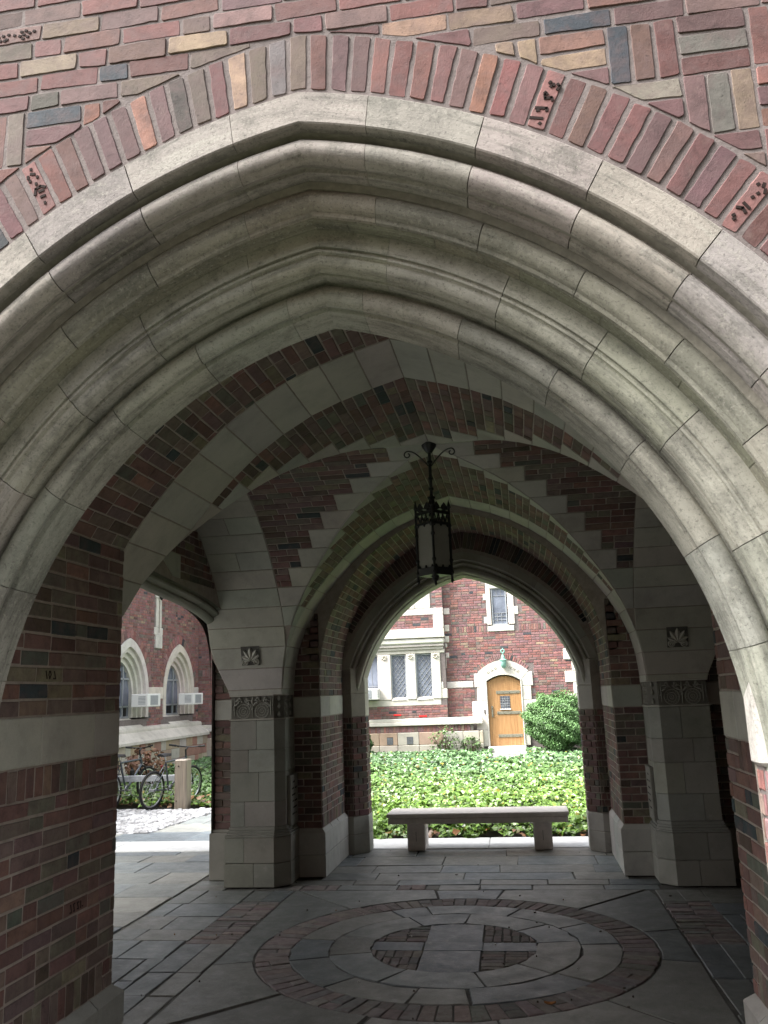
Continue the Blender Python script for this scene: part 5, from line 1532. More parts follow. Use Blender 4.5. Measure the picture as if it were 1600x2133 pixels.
# single light above the door
for x0, x1, z0, z1 in ((-0.22, -0.10, 3.42, 4.9), (0.36, 0.53, 3.42, 4.9), (-0.22, 0.50, 3.24, 3.385)): stone_box(FH, (x0, FY - 0.03, z0), (x1, FY + 0.1, z1), 'window_jamb')
for z in (3.46, 4.1): stone_box(FH, (-0.30, FY - 0.022, z), (-0.215, FY + 0.1, z + 0.18), 'quoin'); stone_box(FH, (0.525, FY - 0.022, z + 0.22), (0.64, FY + 0.1, z + 0.44), 'quoin')
stone_box(FH, (-0.10, FY - 0.03, 4.42), (0.36, FY + 0.1, 4.55), 'lintel')
stone_box(FH, (-0.10, FY - 0.005, 3.385), (0.36, FY + 0.05, 3.42), 'window_sill')
lead_window(FH, -0.05, 0.30, 3.45, 4.40, FY + 0.03, style='ends', gl='glass2')
# quoins at the right
for i, z in enumerate(np.arange(0.3, 3.6, 0.3)):
    wv = 0.22 if i % 2 else 0.02
    stone_box(FH, (1.98 - wv, FY - 0.03, z), (2.5, FY + 0.1, z + 0.295), 'quoin')
# door surround: stepped jambs and flat arch
for z0, z1, wv in ((0.20, 0.62, 0.17), (0.625, 0.99, 0.33), (0.995, 1.38, 0.42), (1.385, 1.75, 0.27), (1.755, 2.12, 0.33)):
    for s in (-1, 1): stone_box(FH, (DX + s * 0.455, FY - 0.05, z0), (DX + s * (0.455 + wv), FY + 0.1, z1), 'door_jamb')
nA = 9
mb = MB()
top = lambda t: 2.455 - 0.30 * (2 * t - 1) ** 2
bot = lambda t: 2.07 - 0.16 * (2 * t - 1) ** 2
V = []; 
for i in range(nA + 1):
    t = i / nA; x = DX + (t - 0.5) * 0.91; xo = DX + (t - 0.5) * 1.36
    V += [(x, FY - 0.055, bot(t)), (xo, FY - 0.055, top(t)), (x, FY + 0.1, bot(t) + 0.002), (xo, FY + 0.1, top(t))]
F = []
for i in range(nA):
    a, b = 4 * i, 4 * i + 4; F += [(a, b, b + 1, a + 1), (a, a + 2, b + 2, b), (a + 1, b + 1, b + 3, a + 3)]
F += [(0, 1, 3, 2), (4 * nA, 4 * nA + 2, 4 * nA + 3, 4 * nA + 1)]
mb.mesh(V, F); hd = mb.build('door_head', M['smooth'], FH, color=(0.62, 0.59, 0.53))
mb = MB()
for k in range(9):
    t = 0.12 + 0.76 * k / 8
    if 3 <= k <= 5: continue
    cx, cz = DX + (t - 0.5) * 1.05, (top(t) + bot(t)) / 2 + 0.02
    for q in range(4): a = q * 1.6; mb.lathe([(0, -0.012), (0.018, 0), (0, 0.012)], (cx + 0.026 * math.cos(a), FY - 0.058, cz + 0.026 * math.sin(a)), 5)
mb.build('carved_foliage', M['smooth'], hd, color=(0.42, 0.39, 0.33))
mb = MB()
for i in range(nA):
    t0, t1 = i / nA, (i + 1) / nA
    mb.tube((DX + (t0 - .5) * .94, FY - 0.06, bot(t0) + 0.01), (DX + (t1 - .5) * .94, FY - 0.06, bot(t1) + 0.01), 0.022, 0.022, 6)
for s in (-1, 1): mb.tube((DX + s * 0.47, FY - 0.06, 0.2), (DX + s * 0.47, FY - 0.06, 1.92), 0.022, 0.022, 6)
mb.build('door_moulding', M['smooth'], FH, color=(0.60, 0.57, 0.51))
# the oak door
DR = FH
pl = MB(); nplk = 6
dtop = lambda x: 2.035 - 0.16 * ((x - DX) / 0.44) ** 2
mbd = MB(); mbd.box((DX - 0.45, FY + 0.03, 0.2), (DX + 0.45, FY + 0.08, 1.9)); door = mbd.build('door', M['oak'], FH)
for i in range(nplk):
    xa, xb = DX - 0.44 + 0.88 * i / nplk + 0.002, DX - 0.44 + 0.88 * (i + 1) / nplk - 0.002
    mb = MB(); mb.mesh([(xa, FY + 0.02, 0.205), (xb, FY + 0.02, 0.205), (xb, FY + 0.02, dtop(xb)), (xa, FY + 0.02, dtop(xa)), (xa, FY + 0.05, 0.205), (xb, FY + 0.05, 0.205), (xb, FY + 0.05, dtop(xb)), (xa, FY + 0.05, dtop(xa))], [(0, 1, 2, 3), (0, 4, 5, 1), (1, 5, 6, 2), (2, 6, 7, 3), (3, 7, 4, 0)])
    mb.build('door_plank', M['oak'], door)
for z in (0.46, 1.06, 1.60):
    mb = MB(); mb.bevbox((DX - 0.22, FY + 0.004, z - 0.04), (DX + 0.42, FY + 0.02, z + 0.04), 0.006)
    for x in (DX - 0.20, DX - 0.03, DX + 0.14, DX + 0.33): mb.lathe([(0, -0.012), (0.014, 0), (0, 0.012)], (x, FY + 0.002, z), 6)
    mb.build('strap_hinge', M['strap'], door)
mb = MB()
for s in (-1, 1):
    for k in range(7): mb.lathe([(0, -0.01), (0.010, 0), (0, 0.01)], (DX + s * 0.37, FY + 0.018, 0.3 + k * 0.25), 5)
mb.build('door_studs', M['strap'], door)
x0, x1, z0, z1 = DX - 0.12, DX + 0.14, 1.17, 1.50
mb = MB(); mb.poly([(x0, FY + 0.012, z0), (x1, FY + 0.012, z0), (x1, FY + 0.012, z1), (x0, FY + 0.012, z1)]); dw = mb.build('door_window', M['glass'], door)
mb = MB(); yy = FY + 0.006
for i in range(1, 4): mb.tube((x0 + (x1 - x0) * i / 4, yy, z0), (x0 + (x1 - x0) * i / 4, yy, z1), 0.004, 0.004, 4)
for i in range(1, 5): mb.tube((x0, yy, z0 + (z1 - z0) * i / 5), (x1, yy, z0 + (z1 - z0) * i / 5), 0.004, 0.004, 4)
xm, zm = (x0 + x1) / 2, (z0 + z1) / 2
q = [(xm, yy, zm - 0.1), (xm + 0.075, yy, zm), (xm, yy, zm + 0.1), (xm - 0.075, yy, zm), (xm, yy, zm - 0.1)]
mb.path(q, 0.004, 4); mb.build('lead_cames', M['lead'], dw)
mb = MB(); mb.box((x0 - 0.015, FY - 0.01, z0 - 0.03), (x1 + 0.015, FY + 0.02, z0 - 0.004)); mb.build('window_ledge', M['white'], dw)
mb = MB(); mb.bevbox((DX - 0.37, FY - 0.002, 0.95), (DX - 0.32, FY + 0.018, 1.25), 0.006); mb.tube((DX - 0.345, FY - 0.04, 1.0), (DX - 0.345, FY - 0.04, 1.14), 0.010); mb.lathe([(0, -0.02), (0.02, 0), (0, 0.02)], (DX - 0.345, FY - 0.03, 1.21), 8); mb.build('door_handle', M['strap'], door)
mb = MB(); mb.box((DX - 0.56, FY - 0.062, 1.05), (DX - 0.53, FY - 0.05, 1.16)); mb.build('entry_switch', M['iron'], FH)
for k, (z0, z1, yo) in enumerate(((0.06, 0.20, 0.28), (-0.04, 0.055, 0.62))): stone_box(FH, (DX - 0.50 - 0.06 * k, FY - yo, z0), (DX + 0.50 + 0.06 * k, FY + 0.05, z1), 'doorstep', base=(0.48, 0.47, 0.44))
mb = MB(); mb.box((DX - 0.5, 20.5, -0.06), (DX + 0.45, FY - 0.7, 0.0)); dp = mb.build('door_path', M['floorjoint'], None, kind='structure')
pc = Pieces(); rows(DX - 0.48, DX + 0.43, 20.55, FY - 0.68, 0.5, 0.6, 1.7)
for it in pc.it: it['V'][:, 2] += 0.012
pc.flush(dp, limit=40, amin=2)
# verdigris ornament standing on the door head
FN = thing('copper_ornament', 'green copper lamp ornament fixed above the oak door', 'ornament', (DX + 0.03, FY - 0.1, 2.27))
mb = MB(); mb.lathe([(0.0, -0.02), (0.045, 0.0), (0.075, 0.06), (0.085, 0.16), (0.082, 0.17), (0.10, 0.19), (0.10, 0.21), (0.06, 0.23), (0.05, 0.27), (0.05, 0.30), (0.03, 0.33), (0.0, 0.33)], (DX + 0.03, FY - 0.13, 2.25), 10); mb.tube((DX + 0.03, FY, 2.42), (DX + 0.03, FY - 0.13, 2.42), 0.02); mb.build('lamp_body', M['verdigris'], FN, smooth=40)
mb = MB(); mb.tube((DX + 0.03, FY - 0.13, 2.57), (DX + 0.03, FY - 0.13, 2.63), 0.02); mb.torus((DX + 0.03, FY - 0.13, 2.69), 0.045, 0.020, 'y', 14, 8); mb.lathe([(0, 0), (0.02, 0.0), (0.0, 0.05)], (DX + 0.03, FY - 0.13, 2.74), 6); mb.build('finial', M['verdigris'], FN, smooth=40)
for x, z, lab in ((-2.795, 1.095, 'red tape strip on the far brick wall, left one of two below the leaded windows'), (-2.10, 1.045, 'red tape strip on the far brick wall, right one of two below the leaded windows')):
    mb = MB(); mb.bevbox((x - 0.105, BYF - 0.016, z - 0.022), (x + 0.105, BYF - 0.005, z + 0.022), 0.004); tag(mb.build('red_strip', M['red'], None), lab, 'tape', 'red strips on the far wall')

def ac_unit(loc, rz, label):
    T = thing('air_conditioner', label, 'air conditioner', loc, 'window air conditioners', rz)
    mb = MB(); mb.bevbox((-0.36, -0.42, 0), (0.36, 0.0, 0.30), 0.012); mb.build('casing', M['white'], T, local=True)
    mb = MB(); mb.box((-0.22, -0.426, 0.04), (0.20, -0.421, 0.26)); g = mb.build('grille', M['grille'], T, local=True)
    mb = MB()
    for k in range(9): mb.box((-0.22, -0.431, 0.046 + k * 0.024), (0.20, -0.427, 0.054 + k * 0.024))
    mb.build('grille_slats', M['rail'], g, local=True)
    for s in (-1, 1):
        mb = MB()
        for k in range(6): mb.box((s * 0.361 - .002, -0.36, 0.06 + k * 0.033), (s * 0.361 + .002, -0.18, 0.078 + k * 0.033))
        mb.build('side_vent', M['grille'], T, local=True)
    return T
ac_unit((-3.62, BYF + 0.02, 1.53), 0, 'white window air conditioner cut off by the archway edge, left of the leaded windows')

# ================================================================== LEFT HALL WITH GOTHIC WINDOWS
LXW = -8.55
LH = thing('gothic_hall', 'red brick wing with two pointed stone windows and sloped stone base behind the bicycles', 'building', (LXW, 20, 0))
pc = Pieces(); nL = (1, 0, 0)
WIN = (19.25, 22.28)                      # window centres along the wall
HWW, WZ0, WSP = 1.05, 1.33, 1.87          # half width of the stone frame, sill, springing
def gothic(d, n=14):
    """outline of a pointed opening with half width d (y offset, z)"""
    R = 1.28 * d; c = R - d; out = []
    am = math.acos(c / R)
    for i in range(n + 1):
        a = am * i / n; out.append((-c + R * math.cos(a), WSP + R * math.sin(a)))
    return out
def whole(p2):
    c = np.mean(p2, axis=0); y, z = c[0] + 15.0, c[1]
    for yc in WIN:
        dy = abs(y - yc)
        if dy < HWW + 0.02 and z < WSP: return None
        if z >= WSP:
            R = 1.28 * 1.09; cc = R - 1.09
            if math.hypot(dy + cc, z - WSP) < R + 0.02: return None
    if abs(y - 20.85) < 0.22 and z > 3.0: return None
    if 1.75 < z < 2.05: return None
    return p2
brick_rect(pc, (LXW, 15.0, 0), (0, 1, 0), nL, 8.7, 1.10, 5.4, hole=whole, k=1.15, joint=0.013)
for yc in WIN:                           # brick rings over the pointed heads
    for s in (-1, 1):
        for i in range(13):
            R = 1.28 * 1.08; cc = R - 1.08; am = math.acos(cc / R)
            a0, a1 = am * i / 13 + 0.006, am * (i + 1) / 13 - 0.006
            q = [(-cc + rr * math.cos(a), WSP + rr * math.sin(a)) for rr, a in ((R, a0), (R + 0.21, a0), (R + 0.21, a1), (R, a1))]
            if min(p[0] for p in q) < 0: q = [(max(p[0], 0.004), p[1]) for p in q]
            pc.add([(LXW, yc + s * p[0], p[1]) for p in q], nL, bcol(1.15), proud=0.012)
pc.flush(LH, limit=200, amin=9, massname='brick_masonry')
mb = MB(); mb.box((LXW - 0.6, 8, -0.1), (LXW - 0.4, 24.3, 6.5))
bed_cells(mb, 8, 24.3, -0.1, 6.5, [(yc - 1.04, yc + 1.04, 1.30, 3.75) for yc in WIN], lambda y, z: (LXW - 0.002, y, z))
for yc in WIN:
    for s in (-1, 1):
        g = gothic(1.05); g = [(max(p[0], 0), p[1]) for p in g]
        for p, q in zip(g[:-1], g[1:]): mb.poly([(LXW - 0.002, yc + s * p[0], p[1]), (LXW - 0.002, yc + s * q[0], q[1]), (LXW - 0.002, yc + s * q[0], 3.75), (LXW - 0.002, yc + s * p[0], 3.75)])
mb.build('wall', M['mortar'], LH)
for yc in WIN:
    for s in (-1, 1):
        # nested mouldings, each order set further back
        for k, (d0, d1, xa) in enumerate(((1.06, 0.90, 0.03), (0.90, 0.80, -0.05), (0.80, 0.71, -0.13), (0.71, 0.62, -0.21))):
            o, i_ = gothic(d0), gothic(d1); m = len(o); V = []; F = []
            i_ = [(max(p[0], 0.0), p[1]) for p in i_]; o = [(max(p[0], 0.0), p[1]) for p in o]
            o = [(o[0][0], WZ0)] + o; i_ = [(i_[0][0], WZ0)] + i_; m += 1
            for p, q in zip(o, i_): V += [(LXW + xa, yc + s * p[0], p[1]), (LXW + xa, yc + s * q[0], q[1]), (LXW + xa - 0.085, yc + s * q[0], q[1]), (LXW + xa - 0.3, yc + s * p[0], p[1])]
            for j in range(m - 1):
                a, b = 4 * j, 4 * j + 4; F += [(a, b, b + 1, a + 1), (a + 1, b + 1, b + 2, a + 2), (a + 3, b + 3, b, a)]
            mb = MB(); mb.mesh(V, F); mb.build('window_moulding', M['smooth'], LH, color=scol((0.62, 0.59, 0.53), 0.03))
    g = gothic(0.64); poly = [(LXW - 0.29, yc - g[0][0], WZ0 + 0.0), (LXW - 0.29, yc + g[0][0], WZ0)] + [(LXW - 0.29, yc + p[0], p[1]) for p in g] + [(LXW - 0.29, yc - p[0], p[1]) for p in g[::-1][1:]]
    mb = MB(); mb.poly(poly); wd = mb.build('window', M['glass2'], LH)
    mb = MB()
    for off, z1 in ((0.22, 2.55), (-0.30, 2.5)): mb.box((LXW - 0.285, yc + off - 0.018, WZ0), (LXW - 0.245, yc + off + 0.018, z1))
    for z in (1.60, 2.25): mb.box((LXW - 0.285, yc - 0.56, z - 0.018), (LXW - 0.245, yc + 0.56, z + 0.018))
    for k in range(6): mb.box((LXW - 0.28, yc - 0.54 + k * 0.19, 2.27), (LXW - 0.26, yc - 0.53 + k * 0.19, 2.42))
    mb.box((LXW - 0.285, yc - 0.56, WZ0), (LXW - 0.245, yc + 0.56, WZ0 + 0.04)); mb.build('window_bars', M['grille'], wd)
    for off in (-0.33, 0.0, 0.33):
        mb = MB(); mb.box((LXW - 0.285, yc + off - 0.12, WZ0 + 0.05), (LXW - 0.262, yc + off + 0.12, 1.57)); mb.build('lower_pane', M['dark'], wd)
    mb = MB(); mb.mesh([(LXW - 0.28, yc - 0.60, WZ0 + 0.01), (LXW - 0.28, yc + 0.60, WZ0 + 0.01), (LXW + 0.10, yc + 0.72, 1.10), (LXW + 0.10, yc - 0.72, 1.10)], [(0, 1, 2, 3)]); mb.build('window_sill', M['smooth'], LH, color=(0.60, 0.57, 0.51))
# stone band between the windows, niche and slit
for y0, y1 in ((WIN[0] + 1.06, WIN[1] - 1.06), (WIN[1] + 1.06, 23.69), (16.0, WIN[0] - 1.06)): stone_box(LH, (LXW - 0.05, y0, 1.76), (LXW + 0.02, y1, 2.05), 'stone_band')
stone_box(LH, (LXW - 0.05, 20.660, 3.02), (LXW + 0.05, 21.040, 3.36), 'niche_base'); stone_box(LH, (LXW - 0.05, 20.600, 3.36), (LXW + 0.03, 21.100, 3.55), 'niche_block')
stone_box(LH, (LXW - 0.05, 20.700, 3.55), (LXW + 0.03, 21.020, 4.30), 'niche_slab'); stone_box(LH, (LXW - 0.05, 20.640, 4.30), (LXW + 0.04, 21.080, 5.2), 'niche_slab')
mb = MB(); mb.box((LXW + 0.028, 20.830, 3.42), (LXW + 0.034, 20.875, 4.25)); mb.build('niche_slot', M['joint'], LH)
mb = MB(); mb.lathe([(0, -0.08), (0.05, -0.02), (0.06, 0.05), (0, 0.10)], (LXW + 0.09, 20.850, 4.32), 7); mb.tube((LXW, 20.850, 4.36), (LXW + 0.16, 20.980, 4.44), 0.02, 0.012); mb.build('iron_bracket', M['iron'], LH)
# sloped stone base
mb = MB(); V = []
for x, z in ((0.0, 1.12), (0.10, 1.10), (0.12, 1.05), (0.12, 1.0), (0.34, 0.82), (0.36, 0.80), (0.36, 0.74), (0.0, 0.74)):
    V += [(LXW + x, 8, z), (LXW + x, FY - 0.01, z)]
mb.mesh(V, [(2 * i, 2 * i + 1, 2 * i + 3, 2 * i + 2) for i in range(7)]); mb.build('sloped_base', M['smooth'], LH, color=(0.57, 0.54, 0.48))
for r_, (z0, z1) in enumerate(((0.0, 0.25), (0.253, 0.50), (0.503, 0.735))):
    y = 16.0
    while y < FY - 0.05:
        L = min(RNG.uniform(0.25, 0.6), FY - y); stone_box(LH, (LXW, y + .004, z0), (LXW + 0.30, y + L - .004, z1), 'base_stone', e=0.01, base=[(0.40, 0.35, 0.27), (0.44, 0.41, 0.35), (0.34, 0.27, 0.2), (0.38, 0.31, 0.21), (0.32, 0.18, 0.14)][RNG.integers(5)]); y += L
ac_unit((LXW + 0.05, 19.65, 1.58), math.pi / 2, 'white air conditioner in the left pointed window, nearer the pier edge')
ac_unit((LXW + 0.05, 22.5, 1.58), math.pi / 2, 'white air conditioner in the right pointed window, by the wall corner')

# ================================================================== RACK AND BICYCLES
RK = thing('bike_rack', 'weathered square wooden post with a pale rail, standing in front of the bicycles', 'bike rack', (-4.97, 13.72, 0))
mb = MB(); mb.bevbox((-5.06, 13.62, -0.05), (-4.85, 13.83, 0.76), 0.014); po = mb.build('post', M['post'], RK)
mb = MB(); mb.lathe([(0, -0.014), (0.014, 0), (0, 0.014)], (-4.99, 13.617, 0.66), 8); mb.lathe([(0, -0.012), (0.012, 0), (0, 0.012)], (-5.02, 13.617, 0.12), 8); mb.build('bolt_hole', M['hole'], po)
mb = MB(); mb.bevbox((-7.6, 13.92, 0.40), (-4.90, 13.97, 0.50), 0.006); mb.build('rail', M['rail'], RK)
M['tail'] = plain_mat('tail_reflector', (0.16, 0.02, 0.02), 0.4)
def bicycle(loc, heading, label, R=0.305, lean=0.0, basket=False, steer=0.0, drop=0.0):
    T = thing('bicycle', label, 'bicycle', loc, 'bicycles at the rack')
    T.rotation_euler = (0, lean, -heading)          # local +Y points forward
    WB = 1.02
    def wheel(y):
        mb = MB(); mb.torus((0, y, R), R - 0.022, 0.022, 'x', 36, 8); ty = mb.build('wheel', M['tyre'], T, smooth=60, local=True)
        mb = MB(); mb.torus((0, y, R), R - 0.052, 0.012, 'x', 36, 6); mb.build('rim', M['chrome'], ty, local=True)
        mb = MB()
        for k in range(18):
            a = 2 * math.pi * k / 18; s = 0.03 if k % 2 else -0.03
            mb.tube((s, y + 0.02 * math.cos(a), R + 0.02 * math.sin(a)), (0, y + (R - 0.055) * math.cos(a + 0.25), R + (R - 0.055) * math.sin(a + 0.25)), 0.0018, 0.0018, 4, False)
        mb.tube((-0.05, y, R), (0.05, y, R), 0.02); mb.build('spokes', M['chrome'], ty, local=True)
    wheel(0); wheel(WB)
    bb = (0, 0.42, 0.27); st = (0, 0.30, 0.72); hd0 = (0, 0.86, 0.66); hd1 = (0, 0.83, 0.78)
    mb = MB()
    mb.tube(bb, st, 0.016); mb.tube(st, (0, 0.84, 0.74), 0.017); mb.tube(bb, hd0, 0.019); mb.tube(hd0, hd1, 0.022)
    for s in (-1, 1): mb.tube((s * 0.02, bb[1], bb[2]), (s * 0.06, 0, R), 0.009); mb.tube((s * 0.02, 0.305, 0.68), (s * 0.06, 0, R), 0.008)
    mb.build('frame', M['framepaint'], T, smooth=60, local=True)
    mb = MB(); mb.tube((0, 0.87, 0.64), (0, 0.875, 0.60), 0.022)
    for s in (-1, 1): mb.tube((s * 0.05, 0.875, 0.62), (s * 0.05, WB, R), 0.013)
    mb.tube((-0.05, 0.875, 0.62), (0.05, 0.875, 0.62), 0.015); mb.build('fork', M['black'], T, local=True)
    mb = MB(); mb.tube(hd1, (0, 0.81, 0.88), 0.014); mb.tube((0, 0.81, 0.88), (0, 0.87, 0.92), 0.014)
    c, s_ = math.cos(steer), math.sin(steer)
    bar = [(-0.30, 0.80, 0.955), (-0.12, 0.86, 0.93), (0, 0.88, 0.92), (0.12, 0.86, 0.93), (0.30, 0.80, 0.955)]
    bar = [(x * c + (y - 0.85) * s_, 0.85 - x * s_ + (y - 0.85) * c, z) for x, y, z in bar]
    mb.path(bar, 0.012, 6); hb = mb.build('handlebar', M['black'], T, local=True)
    for e, f in ((0, 1), (4, 3)):
        a, b = np.array(bar[e]), np.array(bar[f]); mb = MB(); mb.tube(a, a + (b - a) * 0.62, 0.017); mb.tube(a + (b - a) * 0.65, a + (b - a) * 0.65 + np.array([0.0, 0.06, -0.02]), 0.008); mb.build('grip', M['black'], hb, local=True)
    mb = MB(); mb.tube(st, (0, 0.27, 0.82), 0.013); mb.build('seatpost', M['chrome'], T, local=True)
    mb = MB()
    prof = [(-0.10, 0.075, 0.0), (-0.05, 0.085, 0.012), (0.03, 0.06, 0.008), (0.10, 0.028, 0.0), (0.17, 0.014, -0.006)]; V = []
    for y, wv, z in prof:
        for sx_, dz in ((-1, -0.03), (-0.7, 0.0), (0, 0.012), (0.7, 0.0), (1, -0.03)): V.append((sx_ * wv, 0.25 + y, 0.845 + z + dz))
    mb.mesh(V, [(i * 5 + j, i * 5 + j + 1, (i + 1) * 5 + j + 1, (i + 1) * 5 + j) for i in range(4) for j in range(4)] + [(0, 1, 2, 3, 4), (24, 23, 22, 21, 20), (0, 4, 24, 20)]); mb.build('saddle', M['black'], T, smooth=60, local=True)
    mb = MB(); mb.torus((0.045, bb[1], bb[2]), 0.085, 0.006, 'x', 24, 4); mb.tube((-0.07, bb[1], bb[2]), (0.07, bb[1], bb[2]), 0.015)
    mb.tube((0.07, bb[1], bb[2]), (0.07, bb[1] + 0.10, bb[2] - 0.13), 0.009); mb.tube((-0.07, bb[1], bb[2]), (-0.07, bb[1] - 0.10, bb[2] + 0.13), 0.009)
    mb.tube((0.045, bb[1], bb[2] + 0.085), (0.045, 0, R + 0.035), 0.004); mb.tube((0.045, bb[1], bb[2] - 0.085), (0.045, 0, R - 0.035), 0.004)
    cr_ = mb.build('crank', M['chrome'], T, local=True)
    for s, dy, dz in ((1, 0.10, -0.13), (-1, -0.10, 0.13)):
        mb = MB(); mb.bevbox((min(s * 0.075, s * 0.165), bb[1] + dy - 0.045, bb[2] + dz - 0.012), (max(s * 0.075, s * 0.165), bb[1] + dy + 0.045, bb[2] + dz + 0.012), 0.004); mb.build('pedal', M['black'], cr_, local=True)
    mb = MB(); mb.lathe([(0, -0.03), (0.022, -0.01), (0.022, 0.01), (0, 0.03)], (0, 0.20, 0.66), 8); mb.build('tail_light', M['tail'], T, local=True)
    mb = MB(); mb.lathe([(0.0, -0.10), (0.03, -0.07), (0.036, 0.05), (0.02, 0.08), (0.02, 0.10), (0, 0.10)], (0, 0.60, 0.52), 8); mb.build('bottle', M['black'], T, local=True)
    if basket:
        mb = MB()
        for k in range(4):
            z = 0.55 + k * 0.07; q = [(-0.13, -0.12, z), (0.13, -0.12, z), (0.13, 0.14, z), (-0.13, 0.14, z), (-0.13, -0.12, z)]; mb.path(q, 0.006, 4)
        for x in np.linspace(-0.13, 0.13, 6):
            for y in (-0.12, 0.14): mb.tube((x, y, 0.55), (x, y, 0.76), 0.004, 0.004, 4)
        for y in np.linspace(-0.12, 0.14, 6):
            for x in (-0.13, 0.13): mb.tube((x, y, 0.55), (x, y, 0.76), 0.004, 0.004, 4)
        mb.build('basket', M['black'], T, local=True)
    return T
bicycle((-5.40, 13.50, 0.0), math.radians(15), 'dark silver bicycle standing right behind the wooden post', lean=math.radians(4), steer=-0.5)
bicycle((-6.10, 13.50, 0.0), math.radians(12), 'black bicycle with a rear basket, half hidden by the brick pier edge', lean=math.radians(-3), basket=True, steer=0.12)

# ================================================================== IVY, SHRUB
def leaves(name, P, N, size, cols, mat, parent=None, kind=None, label=None, cat=None):
    """one folded five-sided leaf per point"""
    n = len(P)
    N = N / np.linalg.norm(N, axis=1)[:, None]
    a = RNG.normal(size=(n, 3)); a = a - (a * N).sum(1)[:, None] * N; a = a / np.linalg.norm(a, axis=1)[:, None]; b = np.cross(N, a)
    sz = size * RNG.uniform(0.65, 1.35, n)[:, None]
    sh = [(0.0, -0.5, 0.0), (0.52, -0.22, 0.10), (0.30, 0.12, 0.05), (0.0, 0.58, -0.06), (-0.30, 0.12, 0.05), (-0.52, -0.22, 0.10), (0.0, 0.0, 0.0)]
    V = np.stack([P + sz * (u * a + v * b + w_ * N) for u, v, w_ in sh], 1).reshape(-1, 3)
    tri = np.array([(6, 0, 1), (6, 1, 2), (6, 2, 3), (6, 3, 4), (6, 4, 5), (6, 5, 0)])
    Fc = (np.arange(n)[:, None, None] * 7 + tri[None]).reshape(-1, 3)
    me = bpy.data.meshes.new(name); me.vertices.add(len(V)); me.vertices.foreach_set('co', V.astype(np.float32).ravel())
    me.loops.add(Fc.size); me.loops.foreach_set('vertex_index', Fc.ravel().astype(np.int32))
    me.polygons.add(len(Fc)); me.polygons.foreach_set('loop_start', np.arange(0, Fc.size, 3, dtype=np.int32)); me.polygons.foreach_set('loop_total', np.full(len(Fc), 3, np.int32))
    me.update(calc_edges=True)
    ca = me.color_attributes.new('Col', 'FLOAT_COLOR', 'POINT'); arr = np.ones((len(V), 4), np.float32); arr[:, :3] = np.repeat(cols, 7, axis=0); ca.data.foreach_set('color', arr.ravel())
    me.materials.append(mat)
    o = bpy.data.objects.new(name, me); C.objects.link(o)
    if parent is not None: o.parent = parent; o.location = -world_loc(parent)
    if kind: o['kind'] = kind
    return o
def fnoise(x, y, s, seed=0):
    v = 0
    for k in range(4):
        f = s * 2 ** k; v = v + np.sin(x * f * 1.3 + seed + k * 1.7 + 2.1 * np.sin(y * f * 0.7 + k)) * np.cos(y * f * 1.1 - seed * 0.7 + k * 2.3 + 1.6 * np.sin(x * f * 0.9)) / 2 ** k
    return v
def ivy_mask(x, y):
    right = (y > 10.62 + 0.06 * np.sin(x * 7) + 0.05 * np.sin(x * 17)) & (x > -2.95)
    left = (y > 13.72 + 0.08 * np.sin(x * 6) + 0.05 * np.sin(x * 15)) & (x > -8.25)
    door = (x > DX - 0.42 - 0.05 * np.sin(y * 5)) & (x < DX + 0.50) & (y > 20.6)
    return (right | left) & ~door & (y < 23.5) & (x < 5.0)
Ps, Ss = [], []
for y0, y1, dens, size in ((10.5, 13.0, 1500, 0.062), (13.0, 17.0, 950, 0.068), (17.0, 23.6, 560, 0.082)):
    n = int(dens * (y1 - y0) * 13.5)
    x = RNG.uniform(-8.5, 5.0, n); y = RNG.uniform(y0, y1, n)
    k = ivy_mask(x, y); x, y = x[k], y[k]
    edge = np.clip((y - 10.55) / 0.35, 0.15, 1)
    hgt = (0.13 + 0.055 * fnoise(x, y, 1.1) + 0.03 * fnoise(x, y, 3.2, 2)) * edge
    z = hgt * RNG.uniform(0.35, 1.0, len(x)) ** 0.6
    Ps.append(np.stack([x, y, z], 1)); Ss.append(np.full(len(x), size))
P = np.vstack(Ps); S_ = np.concatenate(Ss); n = len(P)
N = np.stack([RNG.normal(size=n) * 0.55, -0.28 + RNG.normal(size=n) * 0.55, np.ones(n)], 1)
t = np.clip((P[:, 1] - 13.2) / 6.0 + 0.22 * fnoise(P[:, 0], P[:, 1], 0.6, 5), 0, 1)[:, None]
near_c, far_c = np.array((0.155, 0.275, 0.045)), np.array((0.135, 0.25, 0.10))
cols = near_c * (1 - t) + far_c * t
cols = cols * RNG.uniform(0.35, 1.30, n)[:, None]
yel = RNG.random(n) < 0.03; cols[yel] = np.array((0.26, 0.22, 0.03)) * RNG.uniform(0.7, 1.2, yel.sum())[:, None]
drk = RNG.random(n) < 0.22; cols[drk] *= 0.55
iv = leaves('ivy_ground_cover', P, N, S_[:, None].ravel().mean() * (S_ / S_.mean())[:, None], cols, M['leaf'], kind='stuff')
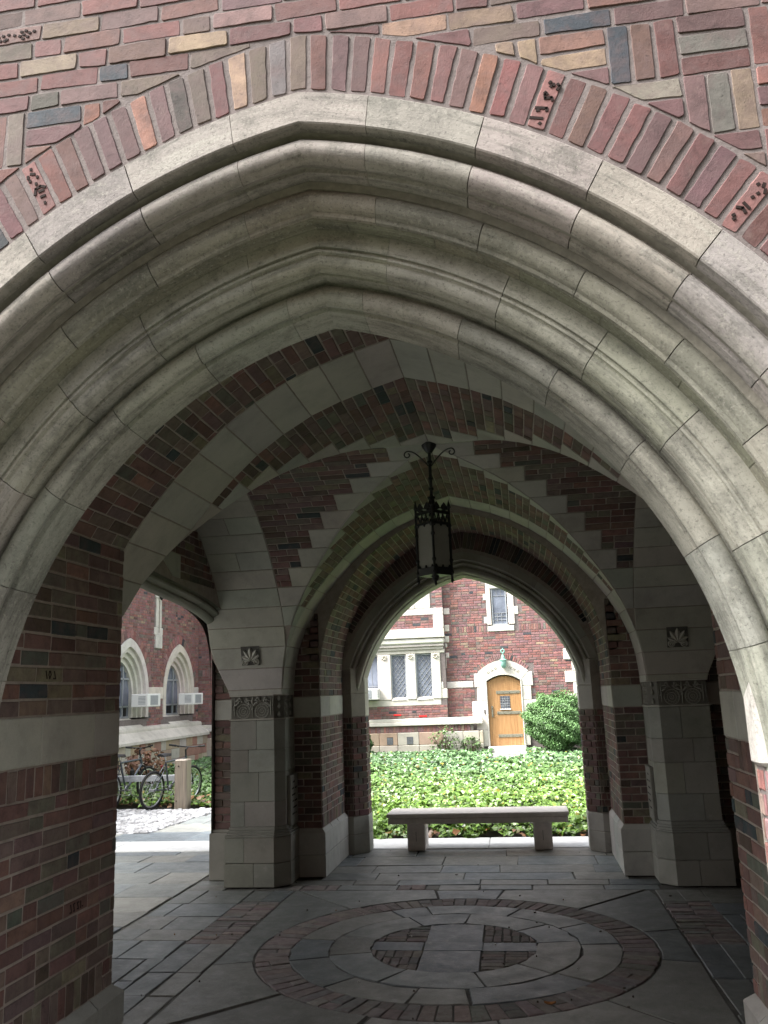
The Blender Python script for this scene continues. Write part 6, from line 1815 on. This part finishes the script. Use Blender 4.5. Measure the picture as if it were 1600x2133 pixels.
# dead leaves caught along the kerb
m = 90; x = RNG.uniform(-2.9, 2.6, m); y = 10.60 + np.abs(RNG.normal(size=m)) * 0.14
leaves('leaf_litter', np.stack([x, y, RNG.uniform(0.01, 0.07, m)], 1), np.stack([RNG.normal(size=m) * 0.5, -0.5 + RNG.normal(size=m) * 0.4, np.ones(m)], 1), np.full((m, 1), 0.07), np.array((0.30, 0.15, 0.07)) * RNG.uniform(0.5, 1.4, m)[:, None], M['leaf'], kind='stuff')
m = 160; x = RNG.uniform(-8.0, -4.2, m); y = 13.75 + np.abs(RNG.normal(size=m)) * 0.35
leaves('leaf_litter', np.stack([x, y, RNG.uniform(0.03, 0.14, m)], 1), np.stack([RNG.normal(size=m) * 0.5, -0.5 + RNG.normal(size=m) * 0.4, np.ones(m)], 1), np.full((m, 1), 0.09), np.array((0.34, 0.19, 0.09)) * RNG.uniform(0.5, 1.4, m)[:, None], M['leaf'], kind='stuff')

def bush(name, label, c, r, n, size, col, cat='shrub', stems=9, group=None):
    T = thing(name, label, cat, (c[0], c[1], 0), group)
    d = RNG.normal(size=(n, 3)); d = d / np.linalg.norm(d, axis=1)[:, None]
    rad = RNG.uniform(0.45, 1.0, n) ** 0.45
    lump = 1 + 0.05 * np.sin(d[:, 0] * 7 + d[:, 2] * 5) + 0.08 * np.sin(d[:, 1] * 9 + d[:, 0] * 4 + 1) + 0.06 * np.sin(d[:, 2] * 13 + d[:, 0] * 8)
    P = np.array(c) + d * (rad * lump)[:, None] * np.array(r)
    P = P[P[:, 2] > 0.05]; d = d[:len(P)]; n = len(P)
    N = (P - np.array(c)) / np.array(r) + RNG.normal(size=(n, 3)) * 0.6 + np.array([0, 0, 0.5])
    cl = np.sin(P[:, 0] * 11) * np.sin(P[:, 2] * 13 + 1) * np.sin(P[:, 1] * 9)
    cols = np.array(col) * (RNG.uniform(0.6, 1.3, n) * (1 + 0.35 * cl))[:, None]
    fo = leaves('foliage', P, N, np.full((n, 1), size), cols, M['shrubleaf'], T)
    for k in range(stems):
        a = 2 * math.pi * k / stems + RNG.normal() * 0.3; mb = MB(); b0 = np.array([c[0] + 0.06 * math.cos(a), c[1] + 0.06 * math.sin(a), 0.0])
        tip = np.array(c) + np.array([math.cos(a) * r[0] * 0.7, math.sin(a) * r[1] * 0.7, r[2] * RNG.uniform(0.0, 0.5)])
        mid = (b0 + tip) / 2 + np.array([0, 0, 0.08]); mb.path([b0, mid, tip], [0.016, 0.011, 0.004], 5); mb.build('stem', M['stem'], T)
    return T
bush('round_shrub', 'dense rounded green shrub right of the oak door', (1.42, 22.75, 0.83), (0.84, 0.68, 0.72), 42000, 0.034, (0.13, 0.245, 0.085))
bush('small_shrub', 'small leafy bush at the left edge of the far archway below the hall', (-3.75, 23.0, 0.38), (0.32, 0.25, 0.32), 1300, 0.07, (0.075, 0.155, 0.05))
bush('creeper_plant', 'thin creeper climbing the hall base between the vents and the door', (-1.55, 23.35, 0.36), (0.40, 0.10, 0.40), 230, 0.06, (0.12, 0.20, 0.07), 'plant', 7)
bush('creeper_plant', 'low creeper patch against the stone jamb left of the oak door', (-0.85, 23.4, 0.28), (0.30, 0.10, 0.24), 170, 0.06, (0.12, 0.20, 0.07), 'plant', 5)
bush('dry_shrub', 'brown withered shrub between the two bicycles by the stone base', (-6.9, 16.6, 0.42), (0.42, 0.30, 0.40), 420, 0.075, (0.24, 0.13, 0.075), 'shrub', 11)
